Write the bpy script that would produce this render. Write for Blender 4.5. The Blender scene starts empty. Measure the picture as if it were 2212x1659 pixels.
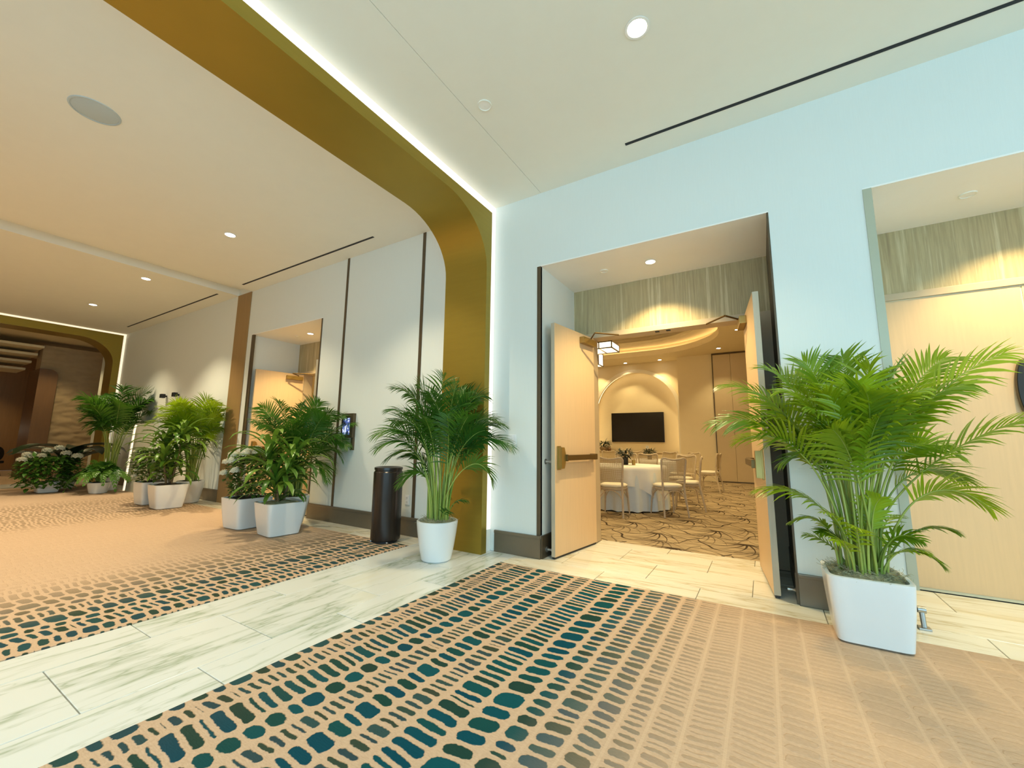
import bpy, bmesh, math, random
from mathutils import Vector, Matrix
PI = math.pi
S = bpy.context.scene
C = S.collection
random.seed(7)

# ------------------------------------------------------------------ camera, world, lights, exposure
CAM_D, CAM_H, YAW, PITCH, ROLL, FPX = 3.7806, 1.1429, 0.5484, 0.1401, 0.0108, 885.46
def cam_setup():
    fw = Vector((-math.sin(YAW)*math.cos(PITCH), math.cos(YAW)*math.cos(PITCH), math.sin(PITCH)))
    r = Vector((math.cos(YAW), math.sin(YAW), 0)); u = r.cross(fw)
    c, s = math.cos(ROLL), math.sin(ROLL)
    R, U = r*c+u*s, -r*s+u*c
    cd = bpy.data.cameras.new('camera'); co = bpy.data.objects.new('camera', cd); C.objects.link(co)
    m = Matrix((R, U, -fw)).transposed().to_4x4(); m.translation = (0, -CAM_D, CAM_H)
    co.matrix_world = m
    cd.sensor_fit = 'HORIZONTAL'; cd.sensor_width = 36; cd.lens = 36*FPX/2212
    cd.clip_start = .02; cd.clip_end = 200
    S.camera = co
cam_setup()
w = bpy.data.worlds.new('world'); S.world = w; w.use_nodes = True
bg = w.node_tree.nodes['Background']; bg.inputs[0].default_value = (.62, .84, 1, 1); bg.inputs[1].default_value = .5
S.view_settings.view_transform = 'Standard'; S.view_settings.look = 'None'
S.view_settings.gamma = 1; S.view_settings.use_curve_mapping = False
S.view_settings.exposure = 0.10

def area(name, loc, rot, sx, sy, power, col):
    l = bpy.data.lights.new(name, 'AREA'); l.shape = 'RECTANGLE'; l.size = sx; l.size_y = sy
    l.energy = power; l.color = col
    o = bpy.data.objects.new(name, l); C.objects.link(o); o.location = loc; o.rotation_euler = rot
    return o
DAY = (.42, .78, 1.0)
WARM = (1, .84, .56)
WARM2 = (1, .78, .40)
# daylight through the glazed side of the foyer, behind the camera
area('window_daylight', (.8, -6.4, 1.7), (PI/2, 0, 0), 8.0, 3.0, 225, DAY)
area('end_window_daylight', (6.9, -3.0, 1.8), (PI/2, 0, PI/2), 4.6, 3.0, 140, DAY)

# ------------------------------------------------------------------ mesh builder
class MB:
    def __init__(s): s.v = []; s.f = []; s.m = []
    def add(s, vs, fs, mi=0):
        o = len(s.v); s.v += [tuple(v) for v in vs]
        for f in fs: s.f.append([i+o for i in f]); s.m.append(mi)
    def box(s, x0, x1, y0, y1, z0, z1, mi=0, M=None):
        vs = [(x, y, z) for z in (z0, z1) for y in (y0, y1) for x in (x0, x1)]
        if M is not None: vs = [M @ Vector(v) for v in vs]
        s.add(vs, [(0, 2, 3, 1), (4, 5, 7, 6), (0, 1, 5, 4), (2, 6, 7, 3), (0, 4, 6, 2), (1, 3, 7, 5)], mi)
    def bbox(s, x0, x1, y0, y1, z0, z1, b=.006, mi=0, M=None):      # box with bevelled edges
        bm = bmesh.new(); bmesh.ops.create_cube(bm, size=1)
        for v in bm.verts: v.co = Vector(((x0+x1)/2+v.co.x*(x1-x0), (y0+y1)/2+v.co.y*(y1-y0), (z0+z1)/2+v.co.z*(z1-z0)))
        bmesh.ops.bevel(bm, geom=bm.edges[:], offset=b, segments=2, affect='EDGES', profile=.7)
        s.bm(bm, mi, M)
    def bm(s, bm, mi=0, M=None):
        bm.verts.index_update()
        s.add([(M @ v.co) if M is not None else v.co.copy() for v in bm.verts], [[v.index for v in f.verts] for f in bm.faces], mi); bm.free()
    def loft(s, rings, mi=0, close=True, cap0=False, cap1=False):
        n = len(rings[0]); o = len(s.v)
        for r in rings: s.v += [tuple(p) for p in r]
        for i in range(len(rings)-1):
            for j in range(n if close else n-1):
                k = (j+1) % n
                s.f.append([o+i*n+j, o+i*n+k, o+(i+1)*n+k, o+(i+1)*n+j]); s.m.append(mi)
        if cap0: s.f.append([o+j for j in range(n)][::-1]); s.m.append(mi)
        if cap1: s.f.append([o+(len(rings)-1)*n+j for j in range(n)]); s.m.append(mi)
    def lathe(s, prof, c=(0, 0, 0), n=32, mi=0, cap0=False, cap1=False):
        s.loft([[(c[0]+r*math.cos(2*PI*j/n), c[1]+r*math.sin(2*PI*j/n), c[2]+z) for j in range(n)] for r, z in prof], mi, True, cap0, cap1)
    def tube(s, path, rad, n=8, mi=0, closed=False, caps=True):
        P = [Vector(p) for p in path]; N = len(P)
        R = rad if isinstance(rad, (list, tuple)) else [rad]*N
        rings = []; up = None
        for i in range(N):
            t = (P[(i+1) % N]-P[i-1]) if closed else (P[min(i+1, N-1)]-P[max(i-1, 0)])
            t.normalize()
            if up is None:
                up = Vector((0, 0, 1)) if abs(t.z) < .9 else Vector((1, 0, 0))
            a = t.cross(up).normalized(); up = a.cross(t).normalized()
            rings.append([P[i]+(a*math.cos(2*PI*j/n)+up*math.sin(2*PI*j/n))*R[i] for j in range(n)])
        if closed: rings.append(rings[0])
        s.loft(rings, mi, True, caps and not closed, caps and not closed)
    def mesh(s, name, mats, smooth=False, angle=None):
        me = bpy.data.meshes.new(name); me.from_pydata(s.v, [], s.f)
        for m in (mats if isinstance(mats, (list, tuple)) else [mats]): me.materials.append(m)
        me.polygons.foreach_set('material_index', s.m)
        if smooth: me.polygons.foreach_set('use_smooth', [True]*len(s.f))
        me.update()
        if smooth and angle is not None:
            try: me.set_sharp_from_angle(angle=angle)
            except Exception: pass
        return me
def link(name, me, parent=None, loc=None, rotz=None):
    o = bpy.data.objects.new(name, me); C.objects.link(o)
    if parent is not None: o.parent = parent
    if loc is not None: o.location = loc
    if rotz is not None: o.rotation_euler = (0, 0, rotz)
    return o
def obj(name, mb, mats, parent=None, smooth=False, angle=.6, loc=None, rotz=None):
    return link(name, mb.mesh(name, mats, smooth, angle), parent, loc, rotz)
def tag(o, label, cat, group=None, kind=None):
    o['label'] = label
    if cat: o['category'] = cat
    if group: o['group'] = group
    if kind: o['kind'] = kind
    return o
def struct(o, label=None):
    o['kind'] = 'structure'
    if label: o['label'] = label
    return o
def thing(name, label, cat, loc=(0, 0, 0), rotz=0, group=None):
    o = link(name, None, None, loc, rotz); o.empty_display_size = .1
    return tag(o, label, cat, group)
def dup(root, loc, rotz, label, group=None):
    r = root.copy(); C.objects.link(r); r.location = loc; r.rotation_euler = (0, 0, rotz); r['label'] = label
    if group: r['group'] = group
    for ch in list(root.children):
        c = ch.copy(); C.objects.link(c); c.parent = r
        for g in ch.children:
            d = g.copy(); C.objects.link(d); d.parent = c
    return r

# ------------------------------------------------------------------ materials
def newmat(name):
    m = bpy.data.materials.new(name); m.use_nodes = True
    nt = m.node_tree; return m, nt, nt.nodes['Principled BSDF']
class G:
    """little node helper"""
    def __init__(s, nt): s.nt = nt
    def n(s, t, **k):
        x = s.nt.nodes.new(t)
        for a, b in k.items(): setattr(x, a, b)
        return x
    def put(s, inp, v):
        if v is None: return
        if hasattr(v, 'is_output'): s.nt.links.new(v, inp)
        else: inp.default_value = v
    def math(s, op, a, b=None, c=None, clamp=False):
        x = s.n('ShaderNodeMath', operation=op); x.use_clamp = clamp
        s.put(x.inputs[0], a); s.put(x.inputs[1], b)
        if c is not None: s.put(x.inputs[2], c)
        return x.outputs[0]
    def mix(s, f, a, b, blend='MIX'):
        x = s.n('ShaderNodeMix', data_type='RGBA', blend_type=blend)
        s.put(x.inputs[0], f); s.put(x.inputs[6], a); s.put(x.inputs[7], b); return x.outputs[2]
    def ramp(s, f, stops, interp='LINEAR'):
        x = s.n('ShaderNodeValToRGB'); r = x.color_ramp; r.interpolation = interp
        while len(r.elements) < len(stops): r.elements.new(.5)
        for e, (p, c) in zip(r.elements, stops):
            e.position = p; e.color = c if len(c) == 4 else (*c, 1)
        s.put(x.inputs[0], f); return x.outputs[0]
    def noise(s, vec, scale, detail=3, rough=.5, dim='3D', w=None):
        x = s.n('ShaderNodeTexNoise', noise_dimensions=dim)
        if vec is not None and dim != '1D': s.put(x.inputs['Vector'], vec)
        if w is not None: s.put(x.inputs['W'], w)
        x.inputs['Scale'].default_value = scale; x.inputs['Detail'].default_value = detail; x.inputs['Roughness'].default_value = rough
        return x.outputs['Fac']
    def pos(s): return s.n('ShaderNodeNewGeometry').outputs['Position']
    def objc(s): return s.n('ShaderNodeTexCoord').outputs['Object']
    def scale(s, vec, sc, loc=(0, 0, 0)):
        x = s.n('ShaderNodeMapping'); s.put(x.inputs[0], vec); x.inputs['Scale'].default_value = sc; x.inputs['Location'].default_value = loc
        return x.outputs[0]
    def sep(s, vec):
        x = s.n('ShaderNodeSeparateXYZ'); s.put(x.inputs[0], vec); return x.outputs
    def comb(s, a, b, c=0.0):
        x = s.n('ShaderNodeCombineXYZ'); s.put(x.inputs[0], a); s.put(x.inputs[1], b); s.put(x.inputs[2], c); return x.outputs[0]
    def bump(s, h, strength, dist=.01):
        x = s.n('ShaderNodeBump'); x.inputs['Strength'].default_value = strength; x.inputs['Distance'].default_value = dist
        s.put(x.inputs['Height'], h); return x.outputs[0]
    def rnd(s): return s.n('ShaderNodeObjectInfo').outputs['Random']
def simple(name, col, rough=.5, metal=0, var=.06, scale=6, bump=0, bscale=60, stretch=(1, 1, 1), spec=None, coat=0):
    m, nt, p = newmat(name); g = G(nt)
    v = g.scale(g.objc(), stretch)
    f = g.noise(v, scale, 4, .55)
    a = tuple(max(0, c*(1-var)) for c in col)+(1,); b = tuple(min(1, c*(1+var)) for c in col)+(1,)
    nt.links.new(g.mix(f, a, b), p.inputs['Base Color'])
    p.inputs['Roughness'].default_value = rough; p.inputs['Metallic'].default_value = metal
    if spec is not None: p.inputs['Specular IOR Level'].default_value = spec
    if coat: p.inputs['Coat Weight'].default_value = coat; p.inputs['Coat Roughness'].default_value = .15
    if bump: nt.links.new(g.bump(g.noise(v, bscale, 3), bump, .004), p.inputs['Normal'])
    return m
def emit(name, col, strength):
    m, nt, p = newmat(name)
    p.inputs['Base Color'].default_value = (*col, 1); p.inputs['Emission Color'].default_value = (*col, 1); p.inputs['Emission Strength'].default_value = strength
    return m
M = {}
M['wall'] = simple('wall_vinyl', (.76, .785, .735), .6, var=.025, scale=9, bump=.12, bscale=40, stretch=(14, 14, .5))
M['wall_warm'] = simple('room_wall_paint', (.82, .70, .46), .7, var=.03)
M['ceil'] = simple('ceiling_paint', (.86, .83, .72), .8, var=.02)
M['white'] = simple('white_paint', (.92, .89, .83), .6, var=.02)
M['gold'] = simple('brushed_gold_metal', (.375, .265, .042), .42, metal=.75, var=.07, scale=3, bump=.05, bscale=30, stretch=(1, 1, 10))
M['bronze'] = simple('bronze_base_metal', (.19, .16, .115), .38, metal=.55, var=.08)
M['pale_trim'] = simple('pale_olive_trim', (.46, .46, .34), .4, metal=.2, var=.05)
M['bronze_dark'] = simple('dark_bronze_trim', (.115, .085, .05), .4, metal=.45, var=.08)
M['pil'] = simple('brown_wood_veneer', (.33, .2, .075), .5, var=.12, scale=3, stretch=(8, 8, .6))
M['door'] = simple('light_oak_veneer', (.71, .49, .27), .42, var=.07, scale=4, bump=.03, stretch=(14, 14, .7))
M['door_edge'] = simple('grey_oak_door_edge', (.50, .43, .31), .5, var=.15, scale=4, stretch=(9, 9, .8))
M['black'] = simple('black_rubber', (.012, .012, .012), .5)
M['screen'] = simple('black_screen', (.006, .005, .005), .25)
M['slot'] = simple('black_slot', (.01, .01, .012), .6)
M['brass'] = simple('aged_brass', (.40, .28, .09), .36, metal=.85, var=.12)
M['bronze_bar'] = simple('dark_brass_bar', (.16, .10, .035), .38, metal=.8, var=.1)
M['steel'] = simple('steel', (.45, .45, .43), .3, metal=.9)
M['bin'] = simple('black_bin_paint', (.03, .022, .017), .24, metal=.35, var=.2)
M['pot'] = simple('white_planter_gloss', (.80, .81, .80), .25, var=.01, coat=.3)
M['soil'] = simple('dark_soil', (.05, .035, .02), .9, var=.4, scale=60, bump=.6, bscale=80)
M['moss'] = simple('spanish_moss', (.36, .34, .20), .9, var=.4, scale=40, bump=.8, bscale=90)
M['grout'] = simple('tile_grout', (.36, .34, .27), .9)
M['plastic'] = simple('white_plastic', (.82, .84, .84), .35)
M['linen'] = simple('white_linen', (.84, .83, .78), .8, var=.03, scale=40, bump=.1, bscale=200)
M['chair'] = simple('limewashed_wood', (.56, .45, .31), .55, var=.12, scale=20)
M['linen_blue'] = simple('pale_aqua_linen', (.72, .78, .79), .8, var=.03, scale=40, bump=.1, bscale=200)
M['cushion'] = simple('cream_cushion', (.80, .73, .58), .8, var=.04, scale=30)
M['grey_spk'] = simple('speaker_grille', (.50, .56, .56), .7, var=.06, scale=150)
M['stone'] = simple('textured_stone', (.42, .31, .18), .8, var=.15, scale=5)
M['darkwood'] = simple('dark_wood_wall', (.17, .085, .03), .5, var=.2, scale=3, stretch=(6, 6, .5))
M['lobbywood'] = simple('lobby_wood_panelling', (.34, .18, .065), .5, var=.2, scale=3, stretch=(6, 6, .5))
M['rim'] = simple('cream_rim_paint', (.90, .83, .66), .6, var=.02)
M['sign_grey'] = simple('grey_sign_panel', (.45, .45, .37), .6, var=.08, scale=14)
M['led'] = emit('led_strip', (1, .93, .84), 5.5)
M['led_far'] = emit('led_strip_far', (1, .90, .72), 3.2)
M['led_warm'] = emit('led_warm', (1, .80, .46), 4.5)
M['lamp'] = emit('lamp_glow', (1, .93, .80), 18)
M['lantern'] = emit('lantern_glow', (1, .90, .68), 1.5)

def mat_header():
    m, nt, p = newmat('striped_wallcovering'); g = G(nt)
    v = g.scale(g.objc(), (9, 9, .25)); f = g.noise(v, 2.2, 5, .6)
    f2 = g.noise(g.scale(g.objc(), (40, 40, 3)), 3, 3)
    c = g.ramp(f, [(.30, (.33, .245, .12)), (.45, (.54, .43, .225)), (.55, (.44, .34, .17)), (.66, (.68, .57, .33))])
    nt.links.new(g.mix(g.math('MULTIPLY', f2, .5), c, (.25, .20, .10, 1)), p.inputs['Base Color']); p.inputs['Roughness'].default_value = .55
    return m
M['header'] = mat_header()

def mat_marble(name, sx, sy, base, vein, stain):
    """veined porcelain: veins run along the long side of the tile; every tile shifted by its own random"""
    m, nt, p = newmat(name); g = G(nt)
    r = g.rnd(); off = g.comb(g.math('MULTIPLY', r, 37.0), g.math('MULTIPLY', r, 91.0), g.math('MULTIPLY', r, 13.0))
    add = g.n('ShaderNodeVectorMath', operation='ADD'); g.put(add.inputs[0], g.pos()); g.put(add.inputs[1], off)
    v = g.scale(add.outputs[0], (sx, sy, 1))
    d = g.math('ABSOLUTE', g.math('SUBTRACT', g.noise(v, .75, 6, .55), .5))
    d2 = g.math('ABSOLUTE', g.math('SUBTRACT', g.noise(g.scale(v, (1, 1, 1), (7.3, 2.1, 0)), 1.1, 5, .6), .5))
    fine = g.ramp(d, [(0, (1, 1, 1)), (.008, (.4, .4, .4)), (.035, (0, 0, 0))])
    fine2 = g.ramp(d2, [(0, (.7, .7, .7)), (.006, (.2, .2, .2)), (.02, (0, 0, 0))])
    st = g.ramp(g.noise(g.scale(v, (1, 1, 1), (3.1, 9.2, 4)), .6, 4, .6), [(.56, (0, 0, 0)), (.70, (1, 1, 1))])
    cloud = g.math('MULTIPLY', st, .5)
    c = g.mix(cloud, (*base, 1), (*stain, 1)); c = g.mix(g.math('MULTIPLY', fine, .75), c, (*vein, 1)); c = g.mix(g.math('MULTIPLY', fine2, .5), c, (*vein, 1))
    nt.links.new(c, p.inputs['Base Color']); p.inputs['Roughness'].default_value = .22
    p.inputs['Specular IOR Level'].default_value = .4
    return m
M['marble_y'] = mat_marble('marble_tile_across', 3.4, .55, (.70, .72, .69), (.30, .36, .24), (.66, .62, .42))
M['marble_x'] = mat_marble('marble_tile_along', .55, 4.2, (.82, .78, .66), (.52, .42, .22), (.74, .61, .38))

def mat_carpet():
    """foyer carpet: rows of pill-shaped tufts in columns, teal near the tile band and fading out to plain tan"""
    m, nt, p = newmat('foyer_carpet_print'); g = G(nt)
    pos = g.pos(); x, y, z = g.sep(pos)
    wob = g.math('SUBTRACT', g.noise(pos, 2.3, 2), .5)
    fx = g.math('DIVIDE', g.math('ADD', x, 16.0), 20.0)
    def X(v): return (v+16)/20
    irr = g.ramp(fx, [(X(-4.9), (.0, 0, 0)), (X(-3.8), (1, 1, 1)), (X(-2.2), (1, 1, 1)), (X(-1.7), (.25, .25, .25)), (X(-1), (.05, .05, .05)), (1, (.05, .05, .05))])
    u = g.math('ADD', x, g.math('MULTIPLY', g.math('MULTIPLY', wob, irr), .14))
    FR = 7.0
    W = g.math('MULTIPLY', u, FR)
    def vor1(w, feat):
        v = g.n('ShaderNodeTexVoronoi', voronoi_dimensions='1D', feature=feat); g.put(v.inputs['W'], w); v.inputs['Scale'].default_value = 1; v.inputs['Randomness'].default_value = .95
        return v
    dX = g.math('DIVIDE', vor1(W, 'DISTANCE_TO_EDGE').outputs['Distance'], FR)
    cf = vor1(W, 'F1'); cs = g.sep(cf.outputs['Color'])
    sp = g.math('ADD', g.math('MULTIPLY', g.math('POWER', cs[0], 1.5), .06), .040)
    wob2 = g.math('SUBTRACT', g.noise(pos, 9, 2), .5)
    slope = g.math('MULTIPLY', g.math('SUBTRACT', cs[2], .5), .25)
    vv = g.math('ADD', y, g.math('ADD', g.math('MULTIPLY', u, slope), g.math('MULTIPLY', wob2, .03)))
    W2 = g.math('ADD', g.math('DIVIDE', vv, sp), g.math('MULTIPLY', cs[1], 57.0))
    dY = g.math('MULTIPLY', vor1(W2, 'DISTANCE_TO_EDGE').outputs['Distance'], sp)
    c2 = g.sep(vor1(W2, 'F1').outputs['Color'])
    rough = g.math('MULTIPLY', g.math('SUBTRACT', g.noise(pos, 70, 2), .5), .010)
    r = g.math('MULTIPLY', sp, .40)
    def q(d, gap): return g.math('MAXIMUM', g.math('SUBTRACT', g.math('ADD', r, gap), g.math('ADD', d, rough)), 0.0)
    qx, qy = q(dX, .0125), q(dY, .0095)
    d = g.math('SQRT', g.math('ADD', g.math('MULTIPLY', qx, qx), g.math('MULTIPLY', qy, qy)))
    mask = g.math('DIVIDE', g.math('SUBTRACT', r, d), .004, clamp=True)
    fade = g.ramp(fx, [(X(-11), (.02,)*3), (X(-10.2), (.55,)*3), (X(-8.3), (.55,)*3), (X(-7.6), (.03,)*3), (X(-5.1), (.03,)*3), (X(-4.85), (.14,)*3), (X(-4.3), (.7,)*3), (X(-3.9), (1,)*3),
                       (X(-.95), (1,)*3), (X(-.62), (.72,)*3), (X(-.42), (.34,)*3), (X(-.2), (.15,)*3), (X(.3), (.07,)*3), (X(1.5), (.04,)*3)])
    tcol = g.ramp(c2[0], [(0, (.004, .055, .085)), (.45, (.006, .075, .09)), (.75, (.010, .055, .045)), (1, (.02, .045, .035))])
    brn = g.ramp(fx, [(X(-11), (1,)*3), (X(-7), (1,)*3), (X(-4.6), (.75,)*3), (X(-3.7), (.2,)*3), (X(-2.3), (.3,)*3), (X(-1.8), (.05,)*3), (X(-1.2), (0,)*3), (X(-.7), (.0,)*3), (X(-.4), (.5,)*3), (X(.2), (1,)*3)])
    small = g.math('LESS_THAN', sp, .05)
    brn2 = g.math('MAXIMUM', brn, g.math('MULTIPLY', small, .3))
    tcol = g.mix(brn2, tcol, (.10, .075, .035, 1))
    weave = g.noise(g.scale(pos, (60, 160, 60)), 1.0, 3, .6)
    big = g.noise(pos, .8, 3)
    tan = g.mix(weave, (.42, .295, .195, 1), (.65, .465, .33, 1)); tan = g.mix(g.math('MULTIPLY', big, .3), tan, (.50, .36, .23, 1))
    line = g.math('MULTIPLY', g.math('LESS_THAN', dX, .006), g.ramp(fx, [(X(-1.2), (0,)*3), (X(-.4), (.25,)*3), (X(1), (.2,)*3)]))
    tan = g.mix(line, tan, (.74, .55, .38, 1))
    op = g.math('MULTIPLY', mask, fade)
    nt.links.new(g.mix(op, tan, tcol), p.inputs['Base Color'])
    p.inputs['Roughness'].default_value = 1; p.inputs['Specular IOR Level'].default_value = .06
    h = g.math('ADD', g.math('MULTIPLY', weave, .6), g.math('MULTIPLY', mask, .7))
    nt.links.new(g.bump(h, .5, .006), p.inputs['Normal'])
    return m
M['carpet'] = mat_carpet()

def mat_roomcarpet():
    """meeting-room carpet: dark fans of curved lines on streaked taupe"""
    m, nt, p = newmat('fan_carpet_print'); g = G(nt)
    pos = g.pos(); x, y, z = g.sep(pos)
    wob = g.math('MULTIPLY', g.math('SUBTRACT', g.noise(pos, .8, 1), .5), .3)
    def fan(ox, oy, n, seed):
        hh, ww = .62, 1.05
        yy = g.math('DIVIDE', g.math('ADD', g.math('ADD', y, wob), oy), hh); row = g.math('FLOOR', yy)
        fy = g.math('MULTIPLY', g.math('FRACT', yy), hh)
        sh = g.math('MULTIPLY', g.math('FRACT', g.math('MULTIPLY', row, .37+seed)), ww)
        xx = g.math('DIVIDE', g.math('ADD', g.math('ADD', x, wob), g.math('ADD', sh, ox)), ww)
        fx = g.math('MULTIPLY', g.math('SUBTRACT', g.math('FRACT', xx), .5), ww)
        fy = g.math('SUBTRACT', hh, fy)
        rr = g.math('SQRT', g.math('ADD', g.math('MULTIPLY', fx, fx), g.math('MULTIPLY', fy, fy)))
        th = g.math('ARCTAN2', fx, g.math('ADD', fy, .02))
        th = g.math('ADD', th, g.math('MULTIPLY', rr, .8))
        fr = g.math('ABSOLUTE', g.math('SUBTRACT', g.math('FRACT', g.math('MULTIPLY', th, n)), .5))
        wid = g.math('MULTIPLY', g.math('SUBTRACT', .62, rr), .035*n)
        ln = g.math('LESS_THAN', g.math('MULTIPLY', fr, rr), g.math('MULTIPLY', g.math('MAXIMUM', wid, .0), .62))
        rim = g.math('LESS_THAN', g.math('ABSOLUTE', g.math('SUBTRACT', rr, g.math('ADD', .50, g.math('MULTIPLY', g.math('COSINE', g.math('MULTIPLY', th, 6.0)), .04)))), .011)
        return g.math('MAXIMUM', ln, rim), rr
    a, ra = fan(0, 0, 2.9, 0.0); b, rb = fan(.5, .36, 3.4, .21)
    streak = g.noise(g.scale(pos, (2.2, 9, 1)), 1.2, 4, .6)
    tan = g.ramp(streak, [(.3, (.24, .18, .11)), (.55, (.48, .37, .225)), (.75, (.58, .46, .29))])
    weave = g.noise(g.scale(pos, (90, 90, 90)), 1.0, 2)
    tan = g.mix(g.math('MULTIPLY', weave, .35), tan, (.24, .18, .11, 1))
    c = g.mix(g.math('MULTIPLY', a, .92), tan, (.035, .022, .014, 1)); c = g.mix(g.math('MULTIPLY', b, .6), c, (.05, .032, .02, 1))
    nt.links.new(c, p.inputs['Base Color']); p.inputs['Roughness'].default_value = .95; p.inputs['Specular IOR Level'].default_value = .1
    return m
M['roomcarpet'] = mat_roomcarpet()

def mat_leaf(name, dark, light, tip=None, trans=.3):
    m, nt, p = newmat(name); g = G(nt)
    f = g.math('ADD', g.math('MULTIPLY', g.rnd(), .6), g.math('MULTIPLY', g.noise(g.objc(), 7, 3), .5))
    c = g.ramp(f, [(.2, dark), (.85, light)])
    nt.links.new(c, p.inputs['Base Color']); p.inputs['Roughness'].default_value = .33; p.inputs['Specular IOR Level'].default_value = .5
    t = g.n('ShaderNodeBsdfTranslucent'); nt.links.new(g.mix(.5, c, (*light, 1)), t.inputs['Color'])
    mx = g.n('ShaderNodeMixShader'); mx.inputs[0].default_value = trans
    nt.links.new(p.outputs[0], mx.inputs[1]); nt.links.new(t.outputs[0], mx.inputs[2])
    nt.links.new(mx.outputs[0], nt.nodes['Material Output'].inputs['Surface'])
    return m
M['palm'] = mat_leaf('palm_leaf', (.032, .14, .004), (.36, .50, .012))
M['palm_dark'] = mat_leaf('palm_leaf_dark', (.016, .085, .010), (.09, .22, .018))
M['palm_stem'] = mat_leaf('palm_cane', (.16, .27, .03), (.42, .48, .10), trans=.05)
M['strap'] = mat_leaf('strap_leaf', (.035, .13, .012), (.20, .34, .04), trans=.2)
M['fern'] = mat_leaf('fern_leaf', (.02, .10, .012), (.12, .26, .03), trans=.2)
M['shrub'] = mat_leaf('shrub_leaf', (.04, .12, .02), (.22, .33, .06), trans=.2)
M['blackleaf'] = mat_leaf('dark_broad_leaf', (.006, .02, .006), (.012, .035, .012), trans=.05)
M['flower'] = mat_leaf('white_petal', (.74, .72, .55), (.90, .88, .74), trans=.25)
M['hydr'] = mat_leaf('pale_hydrangea', (.50, .50, .38), (.72, .70, .56), trans=.2)
M['stemwood'] = simple('woody_stem', (.16, .11, .05), .8, var=.3, scale=20)

def mat_cane():
    m, nt, p = newmat('woven_cane'); g = G(nt)
    x, y, z = g.sep(g.objc())
    a = g.math('ABSOLUTE', g.math('SUBTRACT', g.math('FRACT', g.math('MULTIPLY', x, 70.0)), .5))
    b = g.math('ABSOLUTE', g.math('SUBTRACT', g.math('FRACT', g.math('MULTIPLY', z, 70.0)), .5))
    hole = g.math('MULTIPLY', g.math('LESS_THAN', a, .28), g.math('LESS_THAN', b, .28))
    p.inputs['Base Color'].default_value = (.47, .36, .21, 1); p.inputs['Roughness'].default_value = .7
    nt.links.new(g.math('SUBTRACT', 1.0, hole), p.inputs['Alpha'])
    return m
M['cane'] = mat_cane()
def mat_picture():
    m, nt, p = newmat('sign_screen_picture'); g = G(nt)
    x, y, z = g.sep(g.objc())
    n = g.noise(g.scale(g.objc(), (9, 1, 7)), 1.4, 3, .6)
    c = g.ramp(n, [(.36, (.01, .012, .03)), (.46, (.10, .16, .45)), (.54, (.75, .82, 1)), (.7, (.95, .95, 1))], 'CONSTANT')
    p.inputs['Base Color'].default_value = (.01, .01, .01, 1); p.inputs['Roughness'].default_value = .2
    nt.links.new(c, p.inputs['Emission Color']); p.inputs['Emission Strength'].default_value = 1.0
    return m
M['picture'] = mat_picture()

# ------------------------------------------------------------------ setting: walls, ceiling, floor
H, HH, D, DT, HB = 3.9023, 3.0404, .9325, 2.41, .219
REC = [(-7.926, -5.822), (-1.956, .149), (.748, 2.852)]      # door recesses in the long wall
YS = -6.5                                                     # far side of the foyer (glazed, behind the camera)
mb = MB()
edges = [-16.2, -7.926, -5.822, -1.956, .149, .748, 2.852, 7]
for a, b in zip(edges[::2], edges[1::2]): mb.box(a, b, 0, D, 0, H+.3)
for a, b in REC: mb.box(a, b, 0, D, HH+.012, H+.3)
struct(obj('wall_north', mb, M['wall']), 'off-white vinyl wall along the foyer with door recesses')
OPEN = [(-7.69, -6.05), (-1.72, -.085), None]
mb = MB(); xs = -16.2
for (a, b), o in zip(REC, OPEN):
    if o:
        mb.box(xs, o[0]-.04, D, D+.17, 0, 4.2); mb.box(o[0]-.04, o[1]+.04, D, D+.17, DT+.04, 4.2); xs = o[1]+.04
mb.box(xs, 7, D, D+.17, 0, 4.2)
struct(obj('wall_inner', mb, M['wall_warm']), 'inner wall that holds the door frames')
for a, b in REC:
    mb = MB(); mb.box(a, b, .0, D, HH, HH+.012)
    struct(obj('ceiling', mb, M['white']))
# striped header over each pair of doors
for k, (a, b) in enumerate(REC):
    mb = MB(); mb.box(a, b, D-.012, D, DT+.06, HH)
    struct(obj('trim_%d' % (k+1), mb, M['header']), 'vertically striped wallcovering above the doors')
# door frames (head and jambs)
M['frame'] = simple('door_frame_paint', (.52, .40, .25), .45, var=.05)
for k, (a, b) in enumerate(REC):
    o = OPEN[k]; mb = MB()
    x0, x1 = o if o else (.80, 2.80)
    mb.bbox(x0-.05, x1+.05, D-.02, D+.17, DT, DT+.06, .004)
    mb.bbox(x0-.05, x0, D-.02, D+.17, 0, DT, .004); mb.bbox(x1, x1+.05, D-.02, D+.17, 0, DT, .004)
    if o:
        mb.box(a, x0-.05, D-.012, D, 0, DT+.06); mb.box(x1+.05, b, D-.012, D, 0, DT+.06)
        for q in (-.06, .06): mb.box((x0+x1)/2+q-.022, (x0+x1)/2+q+.022, D+.02, D+.06, DT-.006, DT, 1)
    struct(obj('trim_%d' % (k+4), mb, [M['frame'], M['black']]), 'brown painted door frame')
M['cladding'] = simple('dark_bronze_cladding', (.05, .038, .022), .45, metal=.3, var=.1)  # bronze cladding, its colour darkened for shade in the door gap
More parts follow.
